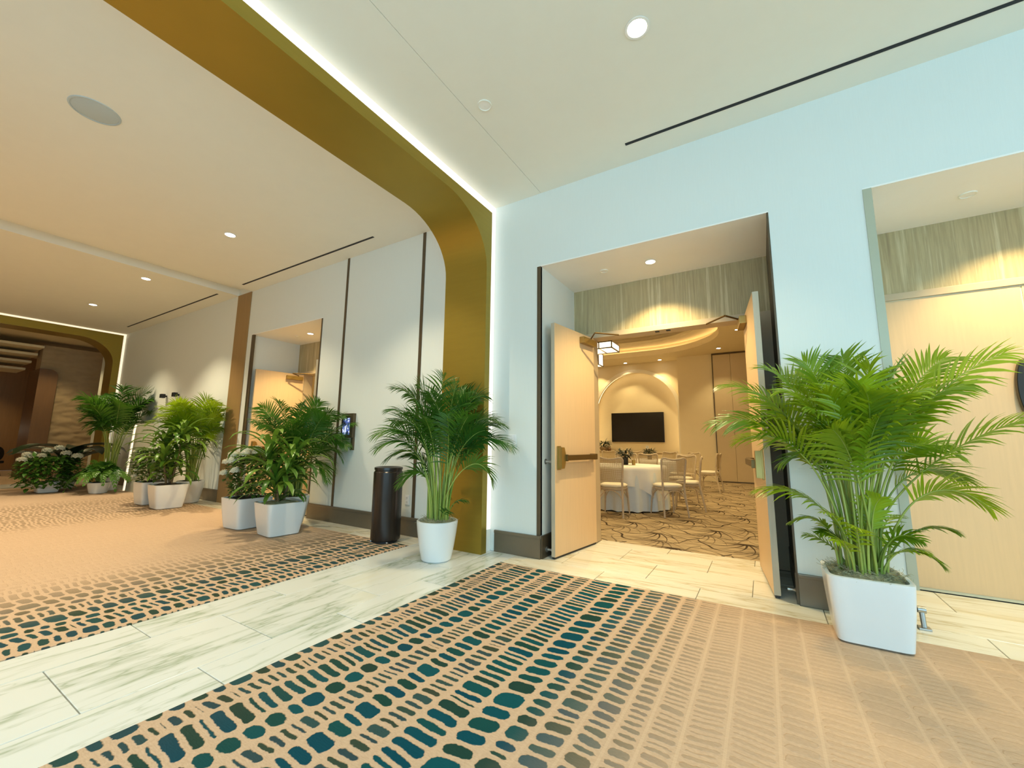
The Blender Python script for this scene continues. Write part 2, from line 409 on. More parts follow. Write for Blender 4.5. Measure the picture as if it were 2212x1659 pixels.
# bronze corner strips at the recesses and wall strips
n = 7
for x0, x1, y0, y1, z0, z1, m in [(-2.0, -1.956, -.006, .03, HB, HH, 'bronze_dark'), (.135, .149, -.004, .05, HB, HH, 'bronze_dark'), (.748, .80, -.006, .03, HB, HH, 'pale_trim'),
                                  (-7.926, -7.86, -.006, .03, HB, HH, 'bronze_dark'), (-5.835, -5.808, -.006, .03, HB, HH, 'bronze_dark'),
                                  (-5.282, -5.236, -.008, 0, HB, H, 'bronze_dark'), (-3.722, -3.672, -.008, 0, HB, H, 'bronze_dark')]:
    mb = MB(); mb.bbox(x0, x1, y0, y1, z0, z1, .002); struct(obj('trim_%d' % n, mb, M[m]), 'narrow dark bronze strip up the wall'); n += 1
mb = MB(); mb.bbox(-8.575, -8.08, -.014, 0, 0, H, .003); struct(obj('trim_%d' % n, mb, M['pil']), 'brown wooden pilaster below the ceiling pocket'); n += 1
# baseboards with a projecting cap
def base(x0, x1, name):
    mb = MB()
    mb.box(x0, x1, -.018, 0, 0, HB-.03); mb.bbox(x0, x1, -.026, 0, HB-.03, HB, .006)
    return struct(obj(name, mb, M['bronze']), 'bronze metal baseboard with a thicker cap')
for k, (a, b) in enumerate([(-14.5, -8.575), (-8.08, -7.926), (-5.822, -3.15), (-2.50, -1.956), (.149, .748), (2.852, 7)]): base(a, b, 'baseboard_%d' % (k+1))
mb = MB()
for a, b in REC: mb.box(a, a+.018, 0, D-.02, 0, HB); mb.box(b-.018, b, 0, D-.02, 0, HB)
struct(obj('baseboard_recess', mb, M['bronze_dark']))
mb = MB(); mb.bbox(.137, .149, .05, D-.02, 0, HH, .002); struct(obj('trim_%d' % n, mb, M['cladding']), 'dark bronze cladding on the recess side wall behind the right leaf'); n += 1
# ceiling
mb = MB(); mb.box(-8.08, -1.957, YS, 0, H, H+.2); mb.box(-1.953, 7, YS, 0, H, H+.2); mb.box(-1.957, -1.953, YS, 0, H+.006, H+.2)
mb.box(-16, -8.575, YS, 0, H, H+.2); mb.box(-8.575, -8.08, YS, 0, H+.13, H+.2)
struct(obj('ceiling', mb, M['ceil']), 'smooth cream ceiling')
mb = MB()
for x0, x1 in [(-13.49, -8.80), (-7.861, -4.388), (-.929, 5.5)]:
    mb = MB(); mb.box(x0, x1, -.292, -.262, H-.004, H); struct(obj('trim_%d' % n, mb, M['slot']), 'black linear slot in the ceiling'); n += 1
# far sides
mb = MB(); mb.box(-16, -4.0, YS-.2, YS, 0, H+.2); struct(obj('wall_south', mb, M['wall']))
mb = MB(); mb.box(7, 7.2, YS, 1, 0, H+.2); struct(obj('wall_east', mb, M['wall']))
mb = MB(); mb.box(-4.0, 7, YS-.2, YS, 3.3, H+.2); struct(obj('wall_glazing_head', mb, M['wall']))

# floor: grout bed, loose tiles as parts, inset carpets
mb = MB(); mb.box(-22, 7.2, YS, D+.3, -.10, -.014); fl = struct(obj('floor', mb, M['grout']), 'pale veined porcelain tile floor')
tile_cache = {}
def tile(x0, x1, y0, y1, mat):
    g = .0024; wx, wy = round(x1-x0-2*g, 3), round(y1-y0-2*g, 3)
    if wx < .03 or wy < .03: return
    key = (wx, wy, mat)
    if key not in tile_cache:
        mb = MB(); e = .002
        mb.loft([[(-wx/2, -wy/2, -.014), (wx/2, -wy/2, -.014), (wx/2, wy/2, -.014), (-wx/2, wy/2, -.014)],
                 [(-wx/2, -wy/2, -e), (wx/2, -wy/2, -e), (wx/2, wy/2, -e), (-wx/2, wy/2, -e)],
                 [(-wx/2+e, -wy/2+e, 0), (wx/2-e, -wy/2+e, 0), (wx/2-e, wy/2-e, 0), (-wx/2+e, wy/2-e, 0)]], 0, True, False, True)
        tile_cache[key] = mb.mesh('tile', M[mat])
    link('tile', tile_cache[key], fl, ((x0+x1)/2, (y0+y1)/2, 0))
def joints(a, b, first, step=.79):
    js = []; k = first
    while k > a: k -= step
    while k < b:
        if k > a+.02 and k < b-.02: js.append(k)
        k += step
    e = [a]+js+[b]; return list(zip(e[:-1], e[1:]))
XE, XF, YE, YF = -2.2292, -3.4115, -.3041, -.34
for x0, x1, j in [(XF, -3.10, -1.89), (-3.10, -2.51, -1.52), (-2.51, XE, -1.89)]:
    for a, b in joints(YS, -.0, j): tile(x0, x1, a, b, 'marble_y')
for a, b in joints(XE, 7, -1.30): tile(a, b, YE, -.02, 'marble_x')
for a, b in joints(-14.3, XF, -1.30): tile(a, b, YF, -.0, 'marble_x')
for (x0, x1), o in zip(REC, OPEN):
    for a, b in joints(x0, x1, -.94): tile(a, b, -.02, .44, 'marble_x')
    for a, b in joints(x0, x1, -1.30): tile(a, b, .44, .90, 'marble_x')
    if o:
        for a, b in joints(o[0], o[1], -.94): tile(a, b, .90, 1.13, 'marble_x')
for a, b in joints(YS, 0, -.6): tile(-15.6, -14.3, a, b, 'marble_y')
def carpet(x0, x1, y0, y1, label, mat='carpet'):
    mb = MB(); mb.bbox(x0, x1, y0, y1, -.0135, .004, .004)
    tag(obj('carpet', mb, M[mat]), label, 'carpet')
carpet(XE+.001, 6.99, YS+.01, YE-.001, 'tan carpet with teal pill pattern in front of the open double door')
carpet(-14.3+.001, XF-.001, YS+.01, YF-.001, 'tan corridor carpet with dark pebble border beyond the gold arch')
carpet(-21.9, -15.602, YS+.01, -.01, 'dim brown carpet beyond the far arch')

# ------------------------------------------------------------------ gold portal arches
def portal(x1, depth, name, label, led, gap, inn):
    x0 = x1-depth; yL = YS+gap
    zi, zo = 3.667, (3.78 if gap > .1 else 3.855); rx, rz = .70, .60
    inner = []; outer = []
    def corner(sgn, y_leg):
        pts = []
        for k in range(15):
            a = k/14*PI/2
            pts.append((y_leg - sgn*rx*(1-math.cos(a)), zi-rz+rz*math.sin(a)))
        return pts
    right = [(-inn, 0), (-inn, 1.5)]+corner(1, -inn)
    left = [(YS+inn, 0), (YS+inn, 1.5)]+corner(-1, YS+inn)
    inner = right+left[::-1]
    def out(p):
        y, z = p
        return p
    # outer edge follows with square corners
    outer = []
    for (y, z) in inner:
        i = len(outer)
        k = i if i < len(right) else len(inner)-1-i
        s = -gap if i < len(right) else YS+gap
        if k < 2: outer.append((s, z))
        else:
            a = (k-2)/14
            if a < .5: outer.append((s, zi-rz+(zo-zi+rz)*a*2))
            else: outer.append((s+(y-s)*(a-.5)*2, zo))
    mb = MB()
    A = [(x1, y, z) for y, z in inner]; B = [(x0, y, z) for y, z in inner]; Co = [(x1, y, z) for y, z in outer]; Do = [(x0, y, z) for y, z in outer]
    e = .006
    A2 = [(x1-e, y, z) for y, z in inner]
    mb.loft([Co, A], 0, False); mb.loft([A, B], 0, False); mb.loft([B, Do], 0, False); mb.loft([Do, Co], 0, False)
    o = tag(obj(name, mb, M['gold'], smooth=True, angle=.5), label, 'archway', kind='thing')
    # lit reveal between the frame and the wall / ceiling
    mb = MB(); xa, xb = x1-.03, x0+.03
    for q in ((-gap, -.001, .22, H-.001), (YS+.001, YS+gap, .22, H-.001), (YS+gap, -gap, zo+.001, H-.001)):
        mb = MB(); mb.box(xb, xa, *q); obj('light_reveal', mb, led, o)['label'] = 'glowing white reveal around the frame'
    for q in ((-gap, -.001), (YS+.001, YS+gap)):
        mb = MB(); mb.box(xb, xa, *q, 0, .22); obj('reveal_base', mb, M['white'], o)
    return o
M['reveal'] = emit('reveal_glow', (1, .90, .83), .92)
M['reveal_far'] = emit('reveal_glow_far', (1, .88, .68), .75)
portal(-2.533, .595, 'archway', 'wide gold arch with rounded corner spanning the foyer ceiling', M['reveal'], .1154, .205)
portal(-14.5, .6, 'archway', 'distant dim gold arch at the end of the corridor', M['reveal_far'], .06, .20)

# ------------------------------------------------------------------ doors
def leaf(name, label, hinge, d, side, closer=True, w_=.86, closed=False):
    ang = math.atan2(d[1], d[0])
    root = link(name, None, None, (hinge[0], hinge[1], 0), ang); struct(root, label)
    t = .0225; zt = DT-.008
    mb = MB(); mb.bbox(.004, w_, -t, t, .022, zt, .0025)
    for i, f in enumerate(mb.f):
        vs = [Vector(mb.v[k]) for k in f]; nn = (vs[1]-vs[0]).cross(vs[2]-vs[0])
        if abs(nn.y) < .8*nn.length: mb.m[i] = 1
    obj('door_leaf', mb, [M['door'], M['door_edge']], root)
    mb = MB(); mb.box(.01, w_-.004, -.015, .015, .004, .0225); obj('door_sweep', mb, M['black'], root)['label'] = 'black rubber strip under the door'
    if closed: return root
    s = side; zb = .985
    # panic bar: hexagonal end housing, bar, hinge-side end cap
    mb = MB(); mb.bbox(w_-.10, w_-.035, min(s*t, s*(t+.012)), max(s*t, s*(t+.012)), zb-.12, zb+.12, .003)
    pr = [(-.055, -.11), (.01, -.11), (.038, -.045), (.038, .045), (.01, .11), (-.055, .11)]
    mb.loft([[(w_-.09-q[0]*.8, s*(t+.012), zb+q[1]) for q in pr], [(w_-.09-q[0]*.8, s*(t+.055), zb+q[1]*.97) for q in pr]], 0, True, True, True)
    hw = obj('panic_bar', mb, M['brass'], root); hw['label'] = 'brass panic bar'
    mb = MB(); mb.bbox(.13, w_-.12, min(s*(t+.03), s*(t+.075)), max(s*(t+.03), s*(t+.075)), zb-.028, zb+.028, .008); obj('push_bar', mb, M['bronze_bar'], hw)
    mb = MB(); mb.bbox(.06, .14, min(s*t, s*(t+.06)), max(s*t, s*(t+.06)), zb-.033, zb+.033, .008); mb.bbox(w_-.135, w_-.115, min(s*t, s*(t+.08)), max(s*t, s*(t+.08)), zb-.034, zb+.034, .004)
    obj('end_cap', mb, M['bronze_bar'], hw)
    # closer with two-piece arm
    mb = MB(); mb.bbox(.04, .34, min(s*t, s*(t+.06)), max(s*t, s*(t+.06)), DT-.13, DT-.055, .008); cl = obj('door_closer', mb, M['brass'], root)
    mb = MB(); p0 = Vector((.12, s*(t+.03), DT-.04)); p1 = Vector((.30, s*.20, DT-.03)); p2 = Vector((.02, s*.36, DT-.02))
    mb.tube([p0-Vector((0, 0, .03)), p0], .012, 8); mb.tube([p0, p1], .009, 6); mb.tube([p1, p2], .009, 6)
    obj('closer_arm', mb, M['bronze_bar'], cl)
    mb = MB()
    for z in (.25, 1.2, 2.15): mb.tube([(0, s*.01, z-.055), (0, s*.01, z+.055)], .009, 8)
    obj('hinge', mb, M['steel'], root)
    return root
leaf('door_1', 'left leaf of the open double door with brass panic bar', (-1.722, .905), (-.125, -.875), 1)
leaf('door_2', 'right leaf of the open double door seen edge on', (-.083, .905), (.100, -.875), -1)
leaf('door_3', 'left leaf of the closed double door behind the big palm', (.80, D-.024+.04), (1, 0), 1, closed=True, w_=.995)
leaf('door_4', 'right leaf of the closed double door at the photo edge', (2.80, D-.024+.04), (-1, 0), 1, closed=True, w_=.995)
leaf('door_5', 'left open leaf of the corridor double door with brass closer', (-7.688, .905), (-.105, -.875), 1)
leaf('door_6', 'right open leaf of the corridor double door', (-6.052, .905), (.100, -.875), -1)

# ------------------------------------------------------------------ meeting room behind the open doors
RY, RC, RX0, RX1 = 11.0, 3.98, -8.0, 1.0
mb = MB(); mb.box(RX0, RX1, 1.131, RY+.3, -.08, -.002); struct(obj('floor_room', mb, M['roomcarpet']), 'taupe carpet with dark fan lines in the meeting room')
mb = MB(); mb.box(RX0-.1, RX0, D+.17, RY, 0, RC+.6); struct(obj('wall_room_left', mb, M['wall_warm']))
mb = MB(); mb.box(RX1, RX1+.1, D+.17, RY, 0, RC+.6); struct(obj('wall_room_right', mb, M['wall_warm']))
# niche wall with arched recess
def arch_loop(cx, r, zs, z0, n=28): return [(cx+r, z0)]+[(cx+r*math.cos(PI*k/n), zs+r*math.sin(PI*k/n)) for k in range(n+1)]+[(cx-r, z0)]
NX, NR, NZ, ND = -3.85, 1.46, 2.22, .28
bm = bmesh.new()
lo = [(RX0, 0), (-2.30, 0), (-2.30, RC+.02), (RX0, RC+.02)]
al = arch_loop(NX, NR, NZ, .0)
# wall face as two side panels + strip above the arch
mb = MB()
pts = arch_loop(NX, NR, NZ, 0)
top = [(min(max(x, RX0), -2.30), RC+.02) for x, z in pts]
face = []
right_side = [(-2.30, 0), (-2.30, RC+.02)]
for i in range(1, len(pts)-2):
    a, b = pts[i], pts[i+1]
    mb.add([(a[0], RY, a[1]), (b[0], RY, b[1]), (b[0], RY, RC+.02), (a[0], RY, RC+.02)], [(0, 1, 2, 3)])
mb.add([(NX+NR, RY, 0), (-2.30, RY, 0), (-2.30, RY, RC+.02), (NX+NR, RY, RC+.02)], [(3, 2, 1, 0)])
mb.add([(RX0, RY, 0), (NX-NR, RY, 0), (NX-NR, RY, RC+.02), (RX0, RY, RC+.02)], [(3, 2, 1, 0)])
mb.loft([[(x, RY, z) for x, z in pts], [(x, RY+ND, z) for x, z in pts]], 0, False)
mb.add([(x, RY+ND, z) for x, z in pts], [list(range(len(pts)))])
struct(obj('wall_room_back', mb, M['wall_warm'], smooth=True, angle=.4), 'tan wall with a tall arched niche round the television')
# raised rim round the niche and the light strip behind it
mb = MB()
o1 = arch_loop(NX, NR+.09, NZ, .0); i1 = arch_loop(NX, NR-.03, NZ, .0)
mb.loft([[(x, RY, z) for x, z in o1], [(x, RY-.07, z) for x, z in o1], [(x, RY-.07, z) for x, z in i1], [(x, RY+.03, z) for x, z in i1]], 0, False)
struct(obj('trim_%d' % n, mb, M['rim'], smooth=True, angle=.6), 'raised rim around the arched niche'); n += 1
mb = MB(); a1 = arch_loop(NX, NR-.002, NZ, .9); a2 = arch_loop(NX, NR-.02, NZ, .9)
mb.loft([[(x, RY+.05, z) for x, z in a1], [(x, RY+.05, z) for x, z in a2], [(x, RY+.08, z) for x, z in a2], [(x, RY+.08, z) for x, z in a1]], 0, False)
struct(obj('trim_%d' % n, mb, M['led_warm']), 'warm light strip inside the arched niche'); n += 1
mb = MB(); mb.box(-2.30, RX1, 10.46, RY+.3, 0, RC+.02); struct(obj('wall_room_side', mb, M['wall_warm']))
# folding partition panels
for k, (a, b) in enumerate([(-1.235, -.745), (-.74, -.25), (-.245, .245), (.25, .74)]):
    mb = MB(); mb.bbox(a, b, 10.40, 10.46, .03, 3.93, .008)
    struct(obj('door_%d' % (7+k), mb, M['fold'] if 'fold' in M else M.setdefault('fold', simple('folding_panel_fabric', (.62, .50, .31), .7, var=.04))), 'tall tan folding partition panel in the meeting room')
mb = MB(); mb.box(-1.26, 1, 10.38, 10.46, 3.93, 3.975); mb.box(-1.26, -1.237, 10.39, 10.46, 0, 3.95); mb.box(-1.26, 1, 10.395, 10.46, 0, .03)
struct(obj('trim_%d' % n, mb, M['bronze_dark']), 'dark track and frame of the folding partition'); n += 1
# tray ceiling: flat ring, two cove steps
def rrect(x0, x1, y0, y1, r, k=12):
    o = []
    for cx, cy, a0 in [(x1-r, y1-r, 0), (x0+r, y1-r, PI/2), (x0+r, y0+r, PI), (x1-r, y0+r, 1.5*PI)]:
        for j in range(k+1): o.append((cx+r*math.cos(a0+j*PI/2/k), cy+r*math.sin(a0+j*PI/2/k)))
    return o
T1 = (-7.4, -.80, 2.4, 9.75); TR = 2.3
bm = bmesh.new()
for loop in ([(RX0, D+.17), (RX1, D+.17), (RX1, RY), (RX0, RY)], rrect(*T1, TR)):
    vs = [bm.verts.new((x, y, RC)) for x, y in loop]
    for i in range(len(vs)): bm.edges.new((vs[i], vs[(i+1) % len(vs)]))
bmesh.ops.triangle_fill(bm, use_beauty=True, edges=bm.edges[:])
mb = MB(); mb.bm(bm)
def ring(off, z): return [(x, y, z) for x, y in rrect(T1[0]+off, T1[1]-off, T1[2]+off, T1[3]-off, TR-off)]
mb.loft([ring(0, RC), ring(0, RC+.17), ring(-.22, RC+.17), ring(-.22, RC+.32), ring(.45, RC+.32), ring(.45, RC+.40), ring(.25, RC+.40), ring(.25, RC+.55)], 0, True)
mb.add(ring(.25, RC+.55), [list(range(52))])
struct(obj('ceiling_room', mb, M['wall_warm'], smooth=True, angle=.4), 'stepped tray ceiling of the meeting room')
mb = MB(); mb.loft([ring(-.19, RC+.18), ring(-.19, RC+.21), ring(-.21, RC+.21), ring(-.21, RC+.18)], 0, True)
struct(obj('trim_%d' % n, mb, M['led_warm']), 'warm cove light strip in the tray ceiling'); n += 1
mb = MB(); mb.box(-8.0, -8.2, D+.17, 6, -.01, 0); 
# small room glimpsed through the corridor doors
mb = MB(); mb.box(-12.2, RX0-.101, D+.171, 5.2, -.1, -.002); struct(obj('floor_side_room', mb, M['roomcarpet']))
mb = MB(); mb.box(-12.2, RX0-.101, 5.2, 5.3, 0, 3.5); mb.box(-12.3, -12.2, D+.17, 5.3, 0, 3.5); struct(obj('wall_side_room', mb, M['pil']))
mb = MB(); mb.box(-12.2, RX0-.1, D+.171, 5.2, 3.2, 3.3); struct(obj('ceiling_side_room', mb, M['wall_warm']))

# ------------------------------------------------------------------ lobby beyond the far arch
mb = MB(); mb.box(-22.2, -22, YS, D, 0, H+.2); mb.box(-22, -15.1, -6.7, -6.5, 0, H+.2); struct(obj('wall_lobby', mb, M['lobbywood']))
mb = MB(); mb.box(-22, -16, YS, D, H, H+.2); mb.box(-22, -16, D-.02, D, 0, H); struct(obj('ceiling_lobby', mb, M['wall_warm']))
# stone wall with rounded-top opening edge, rippled courses
mb = MB()
from mathutils import noise as mnoise
def stone_y(y, z): return .05*mnoise.turbulence(Vector((y*3.2, z*8.5, 1.7)), 3, False)
ny, nz = 44, 110
grid = []
for j in range(nz+1):
    z = .005+3.75*j/nz
    e = -.95
    if z > 2.65: e = -.95-.0*(z-2.65)
    row = []
    for i in range(ny+1):
        y = e+(.9-e)*i/ny
        row.append((-17.5+stone_y(y, z)*.8, y, z))
    grid.append(row)
mb.loft(grid, 0, False)
mb.box(-18.1, -17.56, -.95, .9, .005, 3.76, 0)
struct(obj('wall_stone', mb, M['stone'], smooth=True, angle=1.2), 'rough rippled stone wall beyond the far arch')
# dark timber reveal with rounded top beside the stone wall
mb = MB(); pr = [(-.61, 0), (-.61, 2.88)]+[(-.79+.18*math.cos(a*PI/16), 2.88+.18*math.sin(a*PI/16)) for a in range(0, 9)]+[(-.98, 3.06), (-.98, 0)]
mb.loft([[(-17.36, y, z) for y, z in pr], [(-18.6, y, z) for y, z in pr]], 0, True, True, True)
struct(obj('trim_%d' % n, mb, M['darkwood']), 'dark wooden reveal with rounded top beside the stone wall'); n += 1
for k in range(4):
    mb = MB(); x0 = -17.2-.5*k; z = 3.62-.17*k
    mb.bbox(x0-1.2, x0, YS, -.985-.02*k, z, z+.07, .02); struct(obj('trim_%d' % n, mb, M['wall_warm']), 'stepped ceiling band in the lobby'); n += 1

# ------------------------------------------------------------------ ceiling fixtures with their light
def spot_light(parent, z, power, col, angle=95, blend=.6, rad=.03):
    l = bpy.data.lights.new('lamp', 'SPOT'); l.energy = power; l.color = col; l.spot_size = math.radians(angle); l.spot_blend = blend; l.shadow_soft_size = rad
    o = bpy.data.objects.new('lamp_light', l); C.objects.link(o); o.parent = parent; o.location = (0, 0, z)
def downlight(x, y, z, label, power, col=WARM, r=.075, angle=100, group='recessed downlights'):
    t = thing('downlight', label, 'downlight', (x, y, z), 0, group)
    mb = MB(); mb.lathe([(r*.78, -.0), (r, -.002), (r, -.006), (r*.8, -.007), (r*.78, -.003)], n=28); obj('trim_ring', mb, M['white'], t, True)
    mb = MB(); mb.lathe([(r*.78, -.004), (0.001, -.0045)], n=28); obj('lens', mb, M['lamp'], t)
    if power: spot_light(t, -.012, power, col, angle)
    return t
def bare_spot(x, y, z, power, col=WARM, angle=100):      # unseen spot with no fixture; some are added purely for fill
    l = bpy.data.lights.new('lamp', 'SPOT'); l.energy = power; l.color = col; l.spot_size = math.radians(angle); l.spot_blend = .6; l.shadow_soft_size = .03
    o = bpy.data.objects.new('lamp_light', l); C.objects.link(o); o.location = (x, y, z-.02)
P_C = 150
downlight(-.551, -1.319, H, 'bright round downlight nearest the camera in the foyer ceiling', P_C*.9, r=.08)
bare_spot(2.45, -1.31, H, P_C)
bare_spot(-3.55, -1.31, H, P_C*1.1)
downlight(-6.048, -1.305, H, 'downlight in the corridor ceiling just beyond the gold arch', P_C*1.5)
downlight(-9.055, -1.28, H, 'downlight just beyond the ceiling pocket', P_C*2.5)
downlight(-11.853, -1.29, H, 'farthest corridor downlight, nearest the dim far arch', P_C*1.9)
for x in (-3.55, -6.05, -9.05, -11.85): bare_spot(x, -4.9, H, P_C*2.3)  # unseen second row added for warm fill light
for (a, b), lab in zip(REC, ('downlight in the recess over the corridor door', 'downlight in the recess over the open double door', 'downlight in the recess over the closed double door')):
    downlight((a+b)/2, .47, HH, lab, 150 if a > .5 else 190, WARM2, r=.06, angle=115)
def cover(x, y, z, label, r, mat='white', th=.006):
    mb = MB(); mb.lathe([(r, 0), (r, -th*.7), (r*.93, -th), (.001, -th)], n=32)
    return tag(obj('cover_plate', mb, M[mat], smooth=True, loc=(x, y, z)), label, 'sprinkler cover')
def ringcover(x, y, z, label, r):
    t = thing('sprinkler_cover', label, 'sprinkler')
    t.location = (x, y, z)
    mb = MB(); mb.lathe([(r, 0), (r, -.008), (r*.86, -.009), (r*.84, -.003)], n=32); obj('rim', mb, M['ceil'], t, True)
    mb = MB(); mb.lathe([(r*.84, -.003), (.001, -.006)], n=32); obj('plate', mb, M['white'], t, True)
ringcover(-1.80, -1.317, H, 'round white sprinkler cover in the foyer ceiling', .058)
ringcover(-1.401, .455, HH, 'small round cover beside the downlight over the open door', .045)
ringcover(1.44, .47, HH, 'round cover in the recess ceiling at the upper right', .05)
ringcover(-7.25, .46, HH, 'small round cover in the corridor door recess', .045)
t = thing('ceiling_speaker', 'round pale grey speaker grille flush in the corridor ceiling', 'speaker', (-4.70, -2.965, H))
mb = MB(); mb.lathe([(.15, -.002), (.13, -.006), (.001, -.008)], n=40); obj('grille', mb, M['grey_spk'], t, True)
mb = MB(); mb.lathe([(.165, 0), (.162, -.006), (.15, -.007), (.149, -.001)], n=40); obj('rim', mb, M['grey_spk'], t, True)

# ------------------------------------------------------------------ wall fittings
t = thing('light_switch', 'white switch plate on the wall between the gold arch and the door', 'switch', (-2.297, -.002, 1.154))
mb = MB(); mb.bbox(-.048, .048, -.008, .002, -.066, .066, .003); obj('cover', mb, M['plastic'], t)
mb = MB(); mb.bbox(-.028, .028, -.011, -.007, -.045, .045, .002); mb.box(-.004, .004, -.0118, -.011, .02, .023, 1); obj('rocker', mb, [M['plastic'], M['steel']], t)
t = thing('wall_outlet', 'white power outlet low on the wall behind the black bin', 'outlet', (-3.804, -.002, .42))
mb = MB(); mb.bbox(-.036, .036, -.007, .002, -.058, .058, .003); obj('cover', mb, M['plastic'], t)
mb = MB()
for z in (-.025, .025):
    mb.bbox(-.017, .017, -.009, -.006, z-.016, z+.016, .002)
    for q in (-.007, .007): mb.box(q-.0015, q+.0015, -.0095, -.009, z-.007, z+.007, 1)
obj('socket', mb, [M['plastic'], M['black']], t)
t = thing('room_sign', 'bronze framed display sign on the wall above the black bin', 'sign', (-4.99, -.003, 1.345))
mb = MB(); mb.bbox(-.125, .125, -.045, .003, -.17, .17, .006); obj('housing', mb, M['bronze_dark'], t)
mb = MB(); mb.bbox(-.09, .06, -.05, -.044, -.13, .105, .003); obj('screen', mb, M['picture'], t)
mb = MB(); mb.bbox(.08, .125, -.03, .003, -.34, -.171, .004); obj('bracket', mb, M['bronze_dark'], t)
for x, lab in [(-11.38, 'left one of two small black spotlights on the corridor wall'), (-10.75, 'right one of two small black spotlights on the corridor wall')]:
    t = thing('wall_spotlight', lab, 'spotlight', (x, 0, 2.07))
    mb = MB(); mb.bbox(-.05, .05, -.12, -.04, -.045, .045, .01); obj('head', mb, M['black'], t)
    mb = MB(); mb.tube([(0, .0, 0), (0, -.06, 0)], .02, 8); obj('arm', mb, M['black'], t)
for k, (x, z, lab) in enumerate([(-1.956, .944, 'round steel door holder on the recess side wall behind the left leaf'), (-1.956+.018, .075, 'small steel door stop on the bronze base behind the left leaf'), ]):
    t = thing('door_stop', lab, 'door stop', (x, .10, z))
    mb = MB(); mb.lathe([(.028, 0), (.028, .008), (.014, .014), (.010, .05), (.016, .052), (.016, .075), (.001, .077)], n=20)
    mb.v = [(v[2], v[1], v[0]) for v in mb.v]; obj('stop_body', mb, M['steel'], t, True)
t = thing('door_stop', 'steel door stop on the floor right of the big palm planter', 'door stop', (.79, -.05, 0))
mb = MB(); mb.bbox(-.03, .03, -.03, .03, 0, .012, .003); mb.tube([(0, 0, .01), (0, .02, .10)], .014, 10); mb.tube([(-.02, .02, .11), (.02, .02, .11)], .02, 12); obj('stop_body', mb, M['steel'], t, True)
t = thing('door_stop', 'small steel door stop at the foot of the right open leaf', 'door stop', (.131, .10, .07))
mb = MB(); mb.lathe([(.02, 0), (.012, .01), (.010, .03), (.015, .032), (.015, .05), (.001, .052)], n=16); mb.v = [(-v[2], v[1], v[0]) for v in mb.v]; obj('stop_body', mb, M['steel'], t, True)

t = thing('door_pull_plate', 'black oval pull plate on the closed door at the right edge of the photo', 'pull plate', (1.738, D-.02-.012, 1.585))  # invented plate in place of a blurred dark shape
def oval(r0, prof): return [[(r*.057/r0*math.cos(2*PI*k/40), -y, r*.235/r0*math.sin(2*PI*k/40)) for k in range(40)] for r, y in prof]
mb = MB(); mb.loft(oval(1, [(.94, 0), (.94, .012), (.88, .018), (.01, .018)])); obj('plate', mb, M['black'], t, True)
mb = MB(); mb.loft(oval(1, [(1, -.01), (1, .010), (.94, .016), (.93, .010)])); obj('rim', mb, M['bronze_dark'], t, True)

# waste bin
t = thing('waste_bin', 'tall black cylindrical waste bin on the carpet corner', 'bin', (-3.775, -.35, .004))
RB = .165
mb = MB(); mb.lathe([(RB-.02, .02), (RB, .03), (RB, .775), (RB-.008, .785)], n=48, cap0=True); obj('body', mb, M['bin'], t, True)
mb = MB(); mb.lathe([(RB-.012, .786), (RB-.012, .80), (RB-.004, .805), (RB-.006, .83), (RB-.02, .835), (RB-.05, .82), (RB-.06, .70), (.001, .70)], n=48); obj('lid', mb, M['bin'], t, True)
mb = MB(); mb.lathe([(RB-.03, 0), (RB-.03, .021)], n=32, cap0=True); obj('plinth', mb, M['black'], t, True)
for a in (-.6, -2.2, 1.5):
    mb = MB(); mb.lathe([(.012, 0), (.014, .008), (.012, .02)], c=((RB-.01)*math.cos(a), (RB-.01)*math.sin(a), 0), n=10, cap0=True, cap1=True); obj('foot', mb, M['steel'], t, True)

# ------------------------------------------------------------------ planters and plants
def square_pot(t, top, bot, h, rot=0):
    def ring(s, z, e=.24):
        o = []
        for k in range(56):
            a = 2*PI*k/56+rot; c, q = math.cos(a-rot), math.sin(a-rot)
            x = math.copysign(abs(c)**e, c)*s; y = math.copysign(abs(q)**e, q)*s
            o.append((x*math.cos(rot)-y*math.sin(rot), x*math.sin(rot)+y*math.cos(rot), z))
        return o
    b, p = bot/2, top/2
    mb = MB()
    mb.loft([ring(b-.02, 0), ring(b, .012), ring(b+(p-b)*.35, h*.3), ring(b+(p-b)*.72, h*.62), ring(p, h-.012), ring(p, h-.003), ring(p-.006, h), ring(p-.022, h), ring(p-.028, h-.05), ring(p-.032, h-.12)], 0, True, True)
    obj('planter', mb, M['pot'], t, True)
    return p-.034
def round_pot(t, top, bot, h):
    b, p = bot/2, top/2
    mb = MB(); mb.lathe([(b-.015, 0), (b, .012), (b+(p-b)*.4, h*.32), (b+(p-b)*.78, h*.68), (p, h-.02), (p, h-.004), (p-.006, h), (p-.018, h), (p-.024, h-.06), (p-.03, h-.12)], n=48, cap0=True)
    obj('planter', mb, M['pot'], t, True); return p-.028
